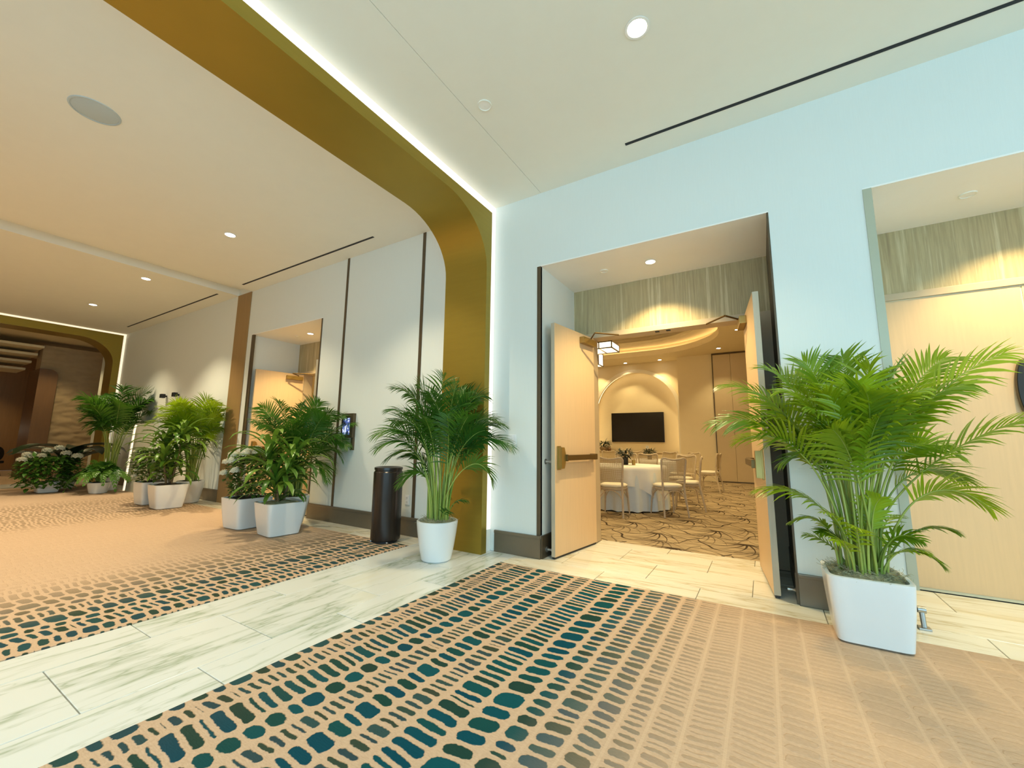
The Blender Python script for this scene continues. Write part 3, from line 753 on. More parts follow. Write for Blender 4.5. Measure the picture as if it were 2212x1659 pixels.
def topping(t, r, z, mat, square=False, rough=.02, strands=0, rot=0, rr=None):
    rr = rr or random.Random(3)
    mb = MB(); rings = []
    for i in range(9):
        f = i/8; o = []
        for k in range(40):
            a = 2*PI*k/40; c, q = math.cos(a), math.sin(a); e = .3 if square else 1
            x = math.copysign(abs(c)**e, c)*r*f; y = math.copysign(abs(q)**e, q)*r*f
            o.append((x*math.cos(rot)-y*math.sin(rot), x*math.sin(rot)+y*math.cos(rot), z+(1-f*f)*.035+rr.uniform(-1, 1)*rough*.5*(f > 0)*(f < 1)))
        rings.append(o)
    mb.loft(rings[::-1]); s = obj('moss' if strands else 'soil', mb, mat, t, True, 3)
    if strands:
        mb = MB()
        for k in range(strands):
            a = rr.uniform(0, 2*PI); d = r*math.sqrt(rr.random())*.98; p = Vector((d*math.cos(a), d*math.sin(a), z+.02+.02*(1-d/r)))
            if square: p.x *= 1.12; p.y *= 1.12
            w = rr.uniform(0, 6); pts = []
            for j in range(6):
                w += rr.uniform(-1, 1.2); pts.append(p.copy()); p = p+Vector((math.cos(w)*.014, math.sin(w)*.014, rr.uniform(-.008, .012)))
            mb.tube(pts, .0013, 3, caps=False)
        q = obj('moss_strands', mb, mat, s); q['kind'] = 'stuff'
    return s
def bez(p0, p1, p2, p3, t):
    a = 1-t; return p0*a**3+p1*3*a*a*t+p2*3*a*t*t+p3*t**3
def blade(mb, p, d, n, L, wd, droop, mi=0, segs=4, fold=.25):
    """one narrow folded leaf blade from p along d, drooping"""
    side = d.cross(n).normalized(); rows = []
    q = p.copy(); dd = d.normalized()
    prof = [.45, 1, .95, .65, .04] if segs == 4 else [.5, 1, .75, .04]
    for i in range(segs+1):
        wv = wd*prof[i]
        up = side.cross(dd).normalized()
        rows.append([q-side*wv+up*wv*fold, q, q+side*wv+up*wv*fold])
        dd = (dd+Vector((0, 0, -1))*droop/segs).normalized(); q = q+dd*(L/segs)
    o = len(mb.v)
    for r in rows: mb.v += [tuple(v) for v in r]
    for i in range(segs):
        for j in (0, 1):
            a = o+i*3+j; mb.f.append([a, a+1, a+4, a+3]); mb.m.append(mi)
kw_lim = {}
def frond(t, base_, mid, tip, rr, npair=24, lmax=.26, wd=.011, t0=.5, mats=None, name='frond', seg=4):
    p0, m, p3 = Vector(base_), Vector(mid), Vector(tip)
    L = (m-p0).length+(p3-m).length
    p1 = p0+Vector((0, 0, 1))*(m-p0).length*.55+(m-p0)*.08
    p2 = m+(m-p0).normalized()*(p3-m).length*.45+Vector((0, 0, .05*(p3-m).length))
    mb = MB(); N = 22
    path = [bez(p0, p1, p2, p3, i/N) for i in range(N+1)]
    rad = [.0075*(1-i/N)+.0013 for i in range(N+1)]
    mb.tube(path, rad, 5, 1, caps=False)
    roll = rr.uniform(-.75, .75); lift = rr.uniform(.1, .5)
    leafL = sum((path[i+1]-path[i]).length for i in range(int(N*t0), N))
    lm = min(lmax, max(.10, leafL*.62))
    # leaf plane normal: upward, twisted a little
    for k in range(npair):
        f = k/(npair-1); tt = t0+(1-t0)*(f**.92)*.985
        p = bez(p0, p1, p2, p3, tt); tg = (bez(p0, p1, p2, p3, min(1, tt+.01))-bez(p0, p1, p2, p3, tt-.01)).normalized()
        s = tg.cross(Vector((0, 0, 1)))
        if s.length < .15: s = Vector((math.cos(k), math.sin(k), 0))
        s.normalize(); up = s.cross(tg).normalized()
        s, up = s*math.cos(roll)+up*math.sin(roll), up*math.cos(roll)-s*math.sin(roll)
        prof = (.55+.9*f-1.15*f*f)/.73*1.0
        fw = .75+.85*f
        for sg in (-1, 1):
            d = (s*sg+tg*fw+up*(lift+rr.uniform(-.08, .12))).normalized()
            blade(mb, p, d, up, lm*prof*rr.uniform(.85, 1.1), wd*(.8+.3*math.sin(PI*min(1, f+.15))), rr.uniform(.45, .95), 0, seg)
    blade(mb, p3, (p3-path[-2]).normalized(), Vector((0, 0, 1)), lm*.35, wd*.8, .5, 0, seg)
    L0 = t.location; lim = kw_lim.get('lim', -.03)
    for i, q in enumerate(mb.v):
        m_ = lim
        if 'leg' in kw_lim and -3.18 < q[0]+L0.x < -2.48: m_ = -.215
        if q[1]+L0.y > m_: mb.v[i] = (q[0], m_-L0.y-min(.06, (q[1]+L0.y-m_)*.25), q[2])
    return obj(name, mb, mats, t, True, 1.5)
def palm(t, fronds, loc, z0, spread, rr, mats, extra=0, low=0, **kw):
    L = Vector((loc[0], loc[1], 0))
    for k, f in enumerate(fronds):
        m, tip = Vector(f[:3])-L, Vector(f[3:])-L
        dirv = Vector((m.x, m.y, 0)); a = math.atan2(m.y, m.x)+rr.uniform(-.5, .5); r = spread*rr.uniform(.15, 1)
        frond(t, (r*math.cos(a), r*math.sin(a), z0), m, tip, rr, mats=mats, **kw)
    for k in range(extra):
        a = rr.uniform(0, 2*PI); r = spread*rr.random()
        hz = rr.uniform(.55, .85)*kw.get('hh', 1.0) if False else rr.uniform(.7, 1.0)
        top = max(f[5] for f in fronds)-z0
        m = Vector((math.cos(a)*.22, math.sin(a)*.22, z0+top*hz*.72)); tip = Vector((math.cos(a)*.55, math.sin(a)*.55, z0+top*(hz*.95)))
        frond(t, (r*math.cos(a), r*math.sin(a), z0), m, tip, rr, mats=mats, **kw)
    for k in range(low):      # short young fronds near the pot
        a = rr.uniform(0, 2*PI); r = spread*rr.uniform(.5, 1)
        b = Vector((r*math.cos(a), r*math.sin(a), z0)); m = b+Vector((math.cos(a)*.07, math.sin(a)*.07, rr.uniform(.10, .3))); tip = m+Vector((math.cos(a)*.13, math.sin(a)*.13, rr.uniform(-.04, .08)))
        frond(t, b, m, tip, rr, mats=mats, npair=9, lmax=.11, wd=.008, t0=.45, seg=3)
    # bare canes in the clump
    for k in range(9):
        a = rr.uniform(0, 2*PI); r = spread*rr.uniform(.1, .8); lean = rr.uniform(.1, .3)
        mb = MB(); pts = [(r*math.cos(a)+lean*.5*q*q*math.cos(a), r*math.sin(a)+lean*.5*q*q*math.sin(a), z0+.75*q) for q in (0, .2, .4, .6, .8, 1)]
        mb.tube(pts, [.012, .011, .010, .009, .008, .004], 6); obj('cane', mb, mats[1], t, True)

FR_R=[[0.28,-0.48,1.15,-0.32,-0.47,1.28],[0.2,-0.39,1.32,-0.23,-0.33,1.58],[0.31,-0.36,1.38,0.03,-0.27,1.7],[0.4,-0.37,1.39,0.27,-0.3,1.72],[0.36,-0.47,1.31,0.13,-0.48,1.5],[0.49,-0.33,1.33,0.5,-0.23,1.74],[0.56,-0.44,1.37,0.6,-0.45,1.64],[0.63,-0.38,1.32,0.75,-0.32,1.62],[0.77,-0.55,1.3,1.09,-0.67,1.62],[0.73,-0.42,1.38,0.95,-0.4,1.66],[0.85,-0.53,1.03,1.18,-0.63,1.29],[0.77,-0.5,0.93,1.0,-0.55,0.82],[0.73,-0.47,0.67,0.87,-0.49,0.67],[0.7,-0.46,0.55,0.8,-0.48,0.48],[0.28,-0.4,0.76,-0.05,-0.36,0.83],[0.32,-0.43,0.65,0.12,-0.43,0.64],[0.23,-0.52,1.13,-0.13,-0.6,1.17],[0.44,-0.53,1.23,0.33,-0.61,1.46],[0.5,-0.56,1.21,0.49,-0.68,1.5],[0.58,-0.57,1.2,0.76,-0.72,1.45],[0.37,-0.47,1.1,0.09,-0.48,1.02],[0.68,-0.38,1.15,0.95,-0.35,1.11],[0.71,-0.41,1.02,0.96,-0.4,0.95],[0.35,-0.46,0.58,0.27,-0.5,0.6],[0.51,-0.49,0.68,0.56,-0.54,0.83],[0.51,-0.31,1.18,0.45,-0.17,1.63],[0.59,-0.29,1.18,0.82,-0.18,1.54],[0.38,-0.29,1.24,0.23,-0.14,1.65],[0.32,-0.51,1.15,-0.02,-0.56,1.33],[0.65,-0.56,1.23,0.94,-0.7,1.47],[0.45,-0.53,1.04,0.46,-0.63,1.37],[0.39,-0.34,1.15,0.03,-0.22,1.14],[0.55,-0.62,1.12,0.51,-0.79,1.43],[0.41,-0.58,1.15,0.24,-0.72,1.37],[0.6,-0.6,1.15,0.65,-0.76,1.4],[0.46,-0.58,1.01,0.35,-0.72,1.23],[0.31,-0.33,1.12,-0.07,-0.2,1.49],[0.51,-0.58,1.04,0.57,-0.73,1.31]]
FR_G=[[-2.83,-0.6,1.39,-2.79,-0.57,1.81],[-2.9,-0.63,1.44,-3.2,-0.86,1.68],[-2.95,-0.74,1.36,-3.14,-0.95,1.44],[-2.96,-0.75,1.24,-3.25,-1.04,1.19],[-2.94,-0.77,1.15,-3.18,-1.05,1.07],[-2.9,-0.74,1.06,-3.11,-0.99,0.97],[-2.89,-0.6,1.37,-3.05,-0.66,1.72],[-2.72,-0.51,1.44,-2.63,-0.43,1.64],[-2.64,-0.51,1.46,-2.41,-0.37,1.61],[-2.6,-0.47,1.3,-2.32,-0.3,1.37],[-2.53,-0.48,1.16,-2.14,-0.26,1.09],[-2.53,-0.48,1.25,-2.21,-0.33,1.32],[-2.46,-0.45,1.0,-2.26,-0.44,0.76],[-2.86,-0.67,0.88,-3.06,-0.87,0.71],[-2.77,-0.62,1.25,-2.82,-0.73,1.61],[-2.62,-0.56,1.25,-2.44,-0.53,1.48],[-2.75,-0.64,1.11,-2.93,-0.89,1.42],[-2.57,-0.51,1.11,-2.34,-0.44,1.25],[-2.72,-0.58,1.2,-2.63,-0.56,1.71],[-2.96,-0.62,1.25,-3.26,-0.79,1.34],[-2.69,-0.65,1.25,-2.68,-0.81,1.51],[-2.6,-0.57,1.11,-2.44,-0.6,1.38],[-2.8,-0.72,1.11,-2.93,-0.96,1.19],[-2.65,-0.61,0.93,-2.59,-0.73,1.38],[-2.6,-0.53,0.93,-2.37,-0.47,1.11],[-2.88,-0.62,0.92,-3.11,-0.78,0.99],[-2.88,-0.58,1.3,-3.13,-0.74,1.63],[-2.7,-0.53,1.3,-2.5,-0.38,1.54]]
FR_A=[[-5.42,-0.71,1.32,-5.57,-0.94,1.55],[-5.36,-0.63,1.38,-5.46,-0.77,1.63],[-5.39,-0.67,1.26,-5.56,-0.93,1.32],[-5.31,-0.5,1.36,-5.35,-0.51,1.61],[-5.21,-0.4,1.39,-5.19,-0.36,1.65],[-5.15,-0.3,1.39,-5.07,-0.17,1.53],[-5.09,-0.26,1.33,-4.96,-0.11,1.47],[-5.04,-0.18,1.24,-4.81,0.13,1.36],[-5.03,-0.22,1.18,-4.89,-0.09,1.05],[-5.05,-0.24,1.11,-4.93,-0.14,0.88],[-5.12,-0.31,0.93,-5.06,-0.25,0.59],[-5.14,-0.28,1.08,-5.05,-0.15,0.71],[-5.22,-0.51,1.2,-5.36,-0.81,1.28],[-5.19,-0.46,1.26,-5.25,-0.64,1.5],[-5.13,-0.37,1.27,-5.16,-0.51,1.54],[-5.11,-0.38,1.2,-4.96,-0.29,1.45],[-5.14,-0.42,1.08,-5.2,-0.65,1.26],[-5.07,-0.32,1.08,-4.89,-0.18,1.21],[-5.34,-0.5,1.26,-5.6,-0.81,1.44],[-5.1,-0.41,1.14,-4.98,-0.42,1.45],[-5.1,-0.36,0.96,-4.91,-0.22,0.99],[-5.18,-0.48,1.02,-5.27,-0.76,1.14]]
FR_B=[[-8.74,-0.58,1.52,-8.81,-0.75,1.76],[-8.75,-0.67,1.44,-8.82,-0.91,1.51],[-8.78,-0.69,1.4,-8.91,-1.02,1.38],[-8.72,-0.52,1.53,-8.76,-0.61,1.78],[-8.67,-0.4,1.57,-8.63,-0.29,1.86],[-8.64,-0.34,1.54,-8.58,-0.17,1.8],[-8.57,-0.29,1.49,-8.43,-0.06,1.7],[-8.57,-0.28,1.37,-8.45,-0.11,1.29],[-8.63,-0.31,1.2,-8.56,-0.13,1.0],[-8.65,-0.36,1.12,-8.62,-0.27,0.83],[-8.62,-0.47,1.36,-8.58,-0.58,1.64],[-8.57,-0.41,1.28,-8.46,-0.42,1.61],[-8.66,-0.58,1.28,-8.69,-0.85,1.39],[-8.6,-0.5,1.2,-8.58,-0.71,1.51],[-8.57,-0.35,1.37,-8.43,-0.2,1.54],[-8.79,-0.56,1.44,-8.96,-0.85,1.67],[-8.6,-0.36,1.28,-8.49,-0.22,1.16]]
FR_D=[[-12.21,-0.8,1.79,-12.26,-1.18,1.98],[-12.21,-0.78,1.64,-12.24,-1.1,1.52],[-12.16,-0.78,1.54,-12.13,-1.06,1.36],[-12.17,-0.44,1.92,-12.13,-0.28,2.23],[-12.14,-0.32,1.82,-12.05,0.02,1.98],[-12.12,-0.26,1.67,-12.01,0.16,1.69],[-12.14,-0.33,1.56,-12.08,-0.1,1.15],[-12.26,-0.6,1.81,-12.38,-0.84,1.87],[-12.2,-0.35,1.93,-12.17,-0.06,2.19],[-12.2,-0.54,1.96,-12.19,-0.52,2.25],[-12.11,-0.61,1.6,-12.07,-0.83,1.44],[-12.08,-0.48,1.71,-11.93,-0.3,1.82],[-12.09,-0.54,1.6,-12.04,-0.71,1.94],[-12.1,-0.37,1.51,-11.96,-0.04,1.42],[-12.18,-0.66,1.49,-12.2,-0.95,1.24]]
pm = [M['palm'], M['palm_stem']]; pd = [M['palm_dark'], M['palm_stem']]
rr = random.Random(11)
lc = (.47, -.40)
t = thing('potted_palm', 'large bright green palm in a square white planter by the closed door', 'plant', (lc[0], lc[1], .004))
r = square_pot(t, .405, .345, .375); topping(t, r, .355, M['moss'], True, .03, 420)
palm(t, FR_R, lc, .36, .12, rr, pm, low=9, npair=24, lmax=.27, wd=.0085)
kw_lim['leg'] = 1
rr = random.Random(5)
lc = (-2.80, -.58)
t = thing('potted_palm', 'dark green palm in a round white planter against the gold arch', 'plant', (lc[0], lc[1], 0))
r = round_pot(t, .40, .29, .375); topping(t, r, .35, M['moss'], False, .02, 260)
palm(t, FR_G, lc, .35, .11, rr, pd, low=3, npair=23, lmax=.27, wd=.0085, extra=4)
rr = random.Random(8)
lc = (-5.55, -.42)
t = thing('potted_palm', 'palm in a round white planter behind the dracaena near the room sign', 'plant', (lc[0], lc[1], .004))
r = round_pot(t, .43, .30, .385); topping(t, r, .36, M['soil'])
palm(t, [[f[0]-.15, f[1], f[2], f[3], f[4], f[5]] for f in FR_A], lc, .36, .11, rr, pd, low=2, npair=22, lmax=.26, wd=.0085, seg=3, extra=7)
lc = (-8.90, -.32)
t = thing('potted_palm', 'palm in a round white planter beside the brown pilaster', 'plant', (lc[0], lc[1], .004))
r = round_pot(t, .42, .30, .385); topping(t, r, .36, M['soil'])
palm(t, FR_B, lc, .36, .11, rr, pm, npair=20, lmax=.30, wd=.011, seg=3, extra=9)
lc = (-12.3, -.55)
t = thing('potted_palm', 'tall palm farthest down the corridor behind the fern', 'plant', (lc[0], lc[1], .004))
r = round_pot(t, .42, .30, .385); topping(t, r, .36, M['soil'])
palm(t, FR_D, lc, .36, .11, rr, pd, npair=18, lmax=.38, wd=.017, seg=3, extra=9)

strap_cache = {}
def strap(L, wd, arch, k):
    key = (round(L, 2), round(wd, 3), round(arch, 1), k)
    if key in strap_cache: return strap_cache[key]
    mb = MB(); q = Vector((0, 0, 0)); a = 1.15; N = 8; rows = []
    for i in range(N+1):
        f = i/N; wv = wd*(.35+2.2*f*(1-f)**.7+.1)*(1 if i < N else .03)
        up = Vector((-math.sin(a), 0, math.cos(a)))
        rows.append([q+Vector((0, -wv, 0))+up*wv*.35, q, q+Vector((0, wv, 0))+up*wv*.35])
        q = q+Vector((math.cos(a), 0, math.sin(a)))*(L/N); a -= arch/N*(.5+f)
    for r_ in rows: mb.v += [tuple(v) for v in r_]
    for i in range(N):
        for j in (0, 1): mb.f.append([i*3+j, i*3+j+1, i*3+j+4, i*3+j+3]); mb.m.append(0)
    me = mb.mesh('leaf', M['strap'], True); strap_cache[key] = me; return me
def dracaena(t, heads, rr, z0):
    for hx, hy, hz, nl, L in heads:
        hx *= 1.25; hy *= 1.25
        mb = MB(); mb.tube([(hx*.3, hy*.3, z0), (hx*.7, hy*.7, (z0+hz)/2), (hx, hy, hz)], [.014, .012, .010], 7); st = obj('cane', mb, M['stemwood'], t, True)
        for k in range(nl):
            f = k/nl; a = k*2.399+rr.uniform(-.3, .3)
            me = strap(L*rr.choice((1.0, 1.2, 1.4)), .026, rr.choice((1.6, 2.1, 2.6)), 0)
            o = link('leaf', me, t, (hx, hy, hz-.22*f))
            o.rotation_euler = (0, .55*f+rr.uniform(-.1, .15), a)
rr = random.Random(21)
t = thing('potted_dracaena', 'dracaena with long drooping leaves in a square white planter, front of its trio', 'plant', (-5.12, -.82, .004), -.10)
r = square_pot(t, .46, .36, .385, 0); topping(t, r, .36, M['moss'], True)
dracaena(t, [(-.08, -.10, .98, 30, .46), (.07, .05, .92, 28, .44), (.12, -.12, .72, 26, .42), (-.12, .1, .8, 24, .42), (.02, -.02, .6, 22, .4)], rr, .36)
t = thing('potted_dracaena', 'dracaena in a square white planter in the farther trio beside the pilaster', 'plant', (-8.50, -.78, .004), -.05)
r = square_pot(t, .46, .36, .385, 0); topping(t, r, .36, M['soil'], True)
dracaena(t, [(-.1, -.06, 1.12, 30, .44), (.08, .06, 1.22, 30, .44), (.1, -.12, .85, 26, .42), (-.14, .1, .9, 24, .40), (.0, 0, .65, 22, .4)], rr, .36)

def bush(t, z0, z1, rx, n, rr, mat, lw=.022, ll=.05, stems=9, taper=.55):
    """small-leaved shrub body: leaves joined into one piece of foliage on woody stems"""
    mb = MB(); pts = []
    for k in range(n):
        a = rr.uniform(0, 2*PI); f = rr.random()**.8; z = z0+(z1-z0)*f
        r = rx*(taper+(1-taper)*math.sin(PI*min(1, f*.75+.1)))*math.sqrt(rr.uniform(.15, 1))
        p = Vector((r*math.cos(a), r*math.sin(a), z)); pts.append(p)
        d = Vector((math.cos(a+rr.uniform(-1, 1)), math.sin(a+rr.uniform(-1, 1)), rr.uniform(-.3, .8))).normalized()
        blade(mb, p, d, Vector((0, 0, 1)), ll*rr.uniform(.7, 1.3), lw*rr.uniform(.7, 1.2), .6, 0, 3, .2)
    f = obj('foliage', mb, mat, t, True, 1.5); f['kind'] = 'stuff'
    mb = MB()
    for k in range(stems):
        a = k*2.4; p = pts[k*7]
        mb.tube([(p.x*.15, p.y*.15, z0-.08), (p.x*.5, p.y*.5, (z0+p.z)/2), tuple(p)], [.006, .005, .002], 5)
    obj('stems', mb, M['stemwood'], t, True)
def flower_head(t, p, r, rr, mat, npet=26, flat=.6):
    mb = MB()
    for k in range(npet):
        a = k*2.399; h = 1-2*(k+.5)/npet*.62
        d = Vector((math.sqrt(max(0, 1-h*h))*math.cos(a), math.sqrt(max(0, 1-h*h))*math.sin(a), h*flat))
        c = Vector(p)+d*r; s = d.cross(Vector((.3, .2, 1))).normalized(); u2 = s.cross(d).normalized(); q = r*.42
        mb.add([c+s*q, c+u2*q+d*q*.3, c-s*q, c-u2*q+d*q*.3, c-d*q*.5], [(0, 1, 4), (1, 2, 4), (2, 3, 4), (3, 0, 4)])
    obj('flower_head', mb, mat, t, True, 1.5)
rr = random.Random(31)
t = thing('flowering_shrub', 'shrub with white flower clusters in a square white planter, left of its trio', 'plant', (-5.88, -.83, .004), .05)
r = square_pot(t, .46, .38, .385, 0); topping(t, r, .36, M['soil'], True)
bush(t, .40, .95, .27, 1100, rr, M['shrub'], .022, .065)
for p in [(-.05, -.2, .93), (.08, -.12, .98), (-.18, -.15, .86), (-.24, -.08, .80), (-.12, -.24, .84), (.02, -.26, .86), (.15, -.18, .95), (-.22, -.2, .70), (-.1, -.27, .70), (.2, -.05, .97), (0, .05, 1.0), (.1, .1, .96), (-.1, .02, .95), (.12, -.26, .74), (.22, .12, .92)]:
    flower_head(t, p, rr.uniform(.045, .065), rr, M['flower'], 40)
t = thing('flowering_shrub', 'small-leaved shrub in a square white planter, left of the farther trio', 'plant', (-9.24, -.76, .004), .05)
r = square_pot(t, .42, .34, .385, 0); topping(t, r, .36, M['soil'], True)
bush(t, .40, .95, .34, 1000, rr, M['shrub'], .026, .085)
for p in [(-.1, -.25, .9), (.05, -.25, .82), (-.2, -.1, .88), (.15, -.3, .6), (.1, -.3, .5), (0, -.1, .95)]: flower_head(t, p, .04, rr, M['flower'], 20)
t = thing('flowering_shrub', 'pale hydrangea shrub low on the carpet in front of the far arch', 'plant', (-12.75, -1.35, .004))
r = square_pot(t, .36, .30, .22, 0); topping(t, r, .20, M['soil'], True)
bush(t, .10, .74, .46, 900, rr, M['fern'], .035, .13)
for p in [(-.2, -.3, .74), (0, -.35, .78), (.1, -.1, .86), (-.25, 0, .82), (.3, -.2, .76), (.25, .15, .80), (-.05, .1, .9), (.1, -.42, .68), (-.35, -.2, .66), (.35, .3, .74)]: flower_head(t, p, rr.uniform(.06, .085), rr, M['hydr'], 30)
# fern: arching fronds from one crown
t = thing('potted_fern', 'spreading dark green fern on the carpet in front of the farthest palm', 'plant', (-11.80, -.80, .004))
r = round_pot(t, .36, .28, .22); topping(t, r, .20, M['soil'])
for k in range(46):
    a = k*2.399; e = .15+.85*(k/46); b = Vector((math.cos(a)*.05, math.sin(a)*.05, .24))
    m = b+Vector((math.cos(a)*.2*e+.0, math.sin(a)*.2*e, .36-.2*e)); tip = b+Vector((math.cos(a)*.52*e, math.sin(a)*.52*e, .46-.62*e+rr.uniform(-.05, .08)))
    frond(t, b, m, tip, rr, 12, .14, .02, .2, [M['fern'], M['fern']], seg=3)
# broad dark-leaved plant in the shade behind them
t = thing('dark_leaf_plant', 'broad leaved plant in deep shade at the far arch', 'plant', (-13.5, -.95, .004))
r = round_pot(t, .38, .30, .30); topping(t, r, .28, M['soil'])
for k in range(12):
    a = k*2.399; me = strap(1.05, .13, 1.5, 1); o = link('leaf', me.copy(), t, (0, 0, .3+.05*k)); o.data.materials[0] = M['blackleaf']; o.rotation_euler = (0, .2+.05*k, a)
mb = MB(); mb.tube([(0, 0, .28), (0, 0, .9)], .03, 8); obj('stem', mb, M['stemwood'], t)
# grey panel with a white lit edge near the plants
t = thing('display_panel', 'grey freestanding panel with a bright white rounded edge beyond the planters', 'panel', (-11.25, -.33, .004), 0)
mb = MB()
pr = [(-.62, 0), (-.48, 1.22)]+[(-.36-.12*math.cos(k*PI/16), 1.22+.22*math.sin(k*PI/16)) for k in range(9)]+[(.55, 1.44), (.55, 0)]
mb.loft([[(x, -.03, z) for x, z in pr], [(x, .03, z) for x, z in pr]], 0, True, True, True); obj('board', mb, M['sign_grey'], t)
ed = [(-.64, 0), (-.50, 1.22)]+[(-.36-.14*math.cos(k*PI/16), 1.22+.24*math.sin(k*PI/16)) for k in range(6)]
for a, b in zip(range(0, 1), (0,)):
    pass
segs = [(0, .33), (.335, .66), (.665, .99), (.995, 1.0)]
mb = MB()
e2 = [(x-.075, z) for x, z in ed]
mb.loft([[(x, -.04, z) for x, z in ed], [(x, -.04, z) for x, z in e2], [(x, .04, z) for x, z in e2], [(x, .04, z) for x, z in ed]], 0, False)
obj('lit_edge', mb, M['reveal_far'], t)

# ------------------------------------------------------------------ meeting-room furniture
def make_chair(label, loc, rz, group):
    """cane-back bentwood chair; faces +y, origin between the feet"""
    t = thing('dining_chair', label, 'chair', (loc[0], loc[1], 0), rz, group)
    sw, sd, sh = .205, .20, .445
    for s in (-1, 1):
        mb = MB(); mb.tube([(s*.20, -.27, 0), (s*.187, -.225, .25), (s*.18, -.19, sh), (s*.185, -.215, .60)], [.013, .017, .018, .016], 8); obj('rear_leg', mb, M['chair'], t, True)
        mb = MB(); mb.tube([(s*.20, .215, 0), (s*.185, .195, .25), (s*.17, .17, sh-.02)], [.012, .015, .018], 8); obj('front_leg', mb, M['chair'], t, True)
    # seat ring and cushion
    mb = MB()
    def seat_ring(sc, z): return [(math.copysign(abs(math.cos(a))**.7, math.cos(a))*sw*sc*(1+.06*math.sin(a)), math.copysign(abs(math.sin(a))**.7, math.sin(a))*sd*sc, z) for a in [2*PI*k/32 for k in range(32)]]
    mb.loft([seat_ring(.93, sh-.045), seat_ring(1.0, sh-.035), seat_ring(1.02, sh-.01), seat_ring(.98, sh)], 0, True, True, True); obj('seat', mb, M['chair'], t, True, .8)
    mb = MB(); mb.loft([seat_ring(.94, sh+.001), seat_ring(1.03, sh+.015), seat_ring(1.02, sh+.035), seat_ring(.85, sh+.052), seat_ring(.4, sh+.058)], 0, True, True, True); obj('cushion', mb, M['cushion'], t, True, 1.2)
    # hoop stretchers below the seat
    mb = MB()
    for y0, y1, x0, x1 in [(-.215, -.215, -.18, .18), (.19, .19, -.175, .175)]:
        mb.tube([(x0+(x1-x0)*k/12, y0, .26+.145*math.sin(PI*k/12)**.6) for k in range(13)], .008, 6)
    for s in (-1, 1): mb.tube([(s*.182, -.215+.405*k/12, .26+.145*math.sin(PI*k/12)**.6) for k in range(13)], .008, 6)
    obj('stretcher', mb, M['chair'], t, True)
    # back: bent frame with wavy crest, cane infill
    def bk(x, z):
        return (x, -.215-.13*(z-.60)*1.0-.02*math.cos(x*7)+.02, z)
    out = [(-.185, .575), (-.192, .70), (-.203, .82), (-.205, .875), (-.19, .905), (-.15, .912), (-.10, .897), (0, .885), (.10, .897), (.15, .912), (.19, .905), (.205, .875), (.203, .82), (.192, .70), (.185, .575)]
    mb = MB(); mb.tube([bk(*p) for p in out], .016, 8); mb.tube([bk(-.185, .545), bk(0, .54), bk(.185, .545)], .012, 8); fr = obj('back_frame', mb, M['chair'], t, True)
    mb = MB(); N = 12; rows = []
    for i in range(N+1):
        f = i/N; z = .548+(.895-.548)*f; hw = .180+.016*f
        rows.append([bk(x, z if f < 1 else z-.012*math.cos(x*14)) for x in [-hw+2*hw*k/8 for k in range(9)]])
    mb.loft(rows, 0, False); obj('cane_panel', mb, M['cane'], t, True, 2)
    return t
def place(proto, label, x, y, face, group):
    """face = direction the sitter looks at"""
    return dup(proto, (x, y, 0), math.atan2(face[1], face[0])-PI/2, label, group)
T1c, T2c = (-2.26, 3.95), (-2.55, 7.0)
GR1, GR2 = 'cane chairs at the near round table', 'cane chairs at the far round table'
ch = make_chair('cane-back chair in front of the near table, left of the pair', (-2.13, 2.90), 0, GR1)
ch.rotation_euler.z = math.atan2(T1c[1]-2.95, T1c[0]+2.13+.05)-PI/2
place(ch, 'cane-back chair in front of the near table, right of the pair', -1.39, 3.40, (-.60, .78), GR1)
place(ch, 'cane-back chair on the right of the near table, seen in profile', -1.20, 4.20, (-1, -.12), GR1)
place(ch, 'cane-back chair behind the near table at its right, its seat just showing', -1.45, 5.05, (-.35, -.94), GR1)
place(ch, 'cane-back chair behind the near table, overlapping the vase', -2.55, 5.10, (.15, -.98), GR1)
place(ch, 'cane-back chair behind the near table at its far left', -3.2, 4.55, (.8, -.6), GR1)
place(ch, 'cane-back chair in front of the far table, left of two', -2.72, 5.95, (.1, 1), GR2)
place(ch, 'cane-back chair in front of the far table, right of two', -2.28, 6.0, (-.15, 1), GR2)
place(ch, 'cane-back chair at the right front of the far table', -1.66, 6.30, (-.6, .75), GR2)
place(ch, 'cane-back chair at the far right, set apart near the folding panels', -1.18, 7.35, (-1, .15), GR2)
place(ch, 'cane-back chair behind the far right one', -1.75, 8.0, (-.6, -.8), GR2)
place(ch, 'cane-back chair beyond the far table, left', -3.75, 7.95, (.7, -.7), GR2)
place(ch, 'cane-back chair beyond the far table, centre left', -3.15, 8.15, (.25, -1), GR2)
place(ch, 'cane-back chair beyond the far table, behind the second centrepiece', -2.3, 8.2, (-.15, -1), GR2)

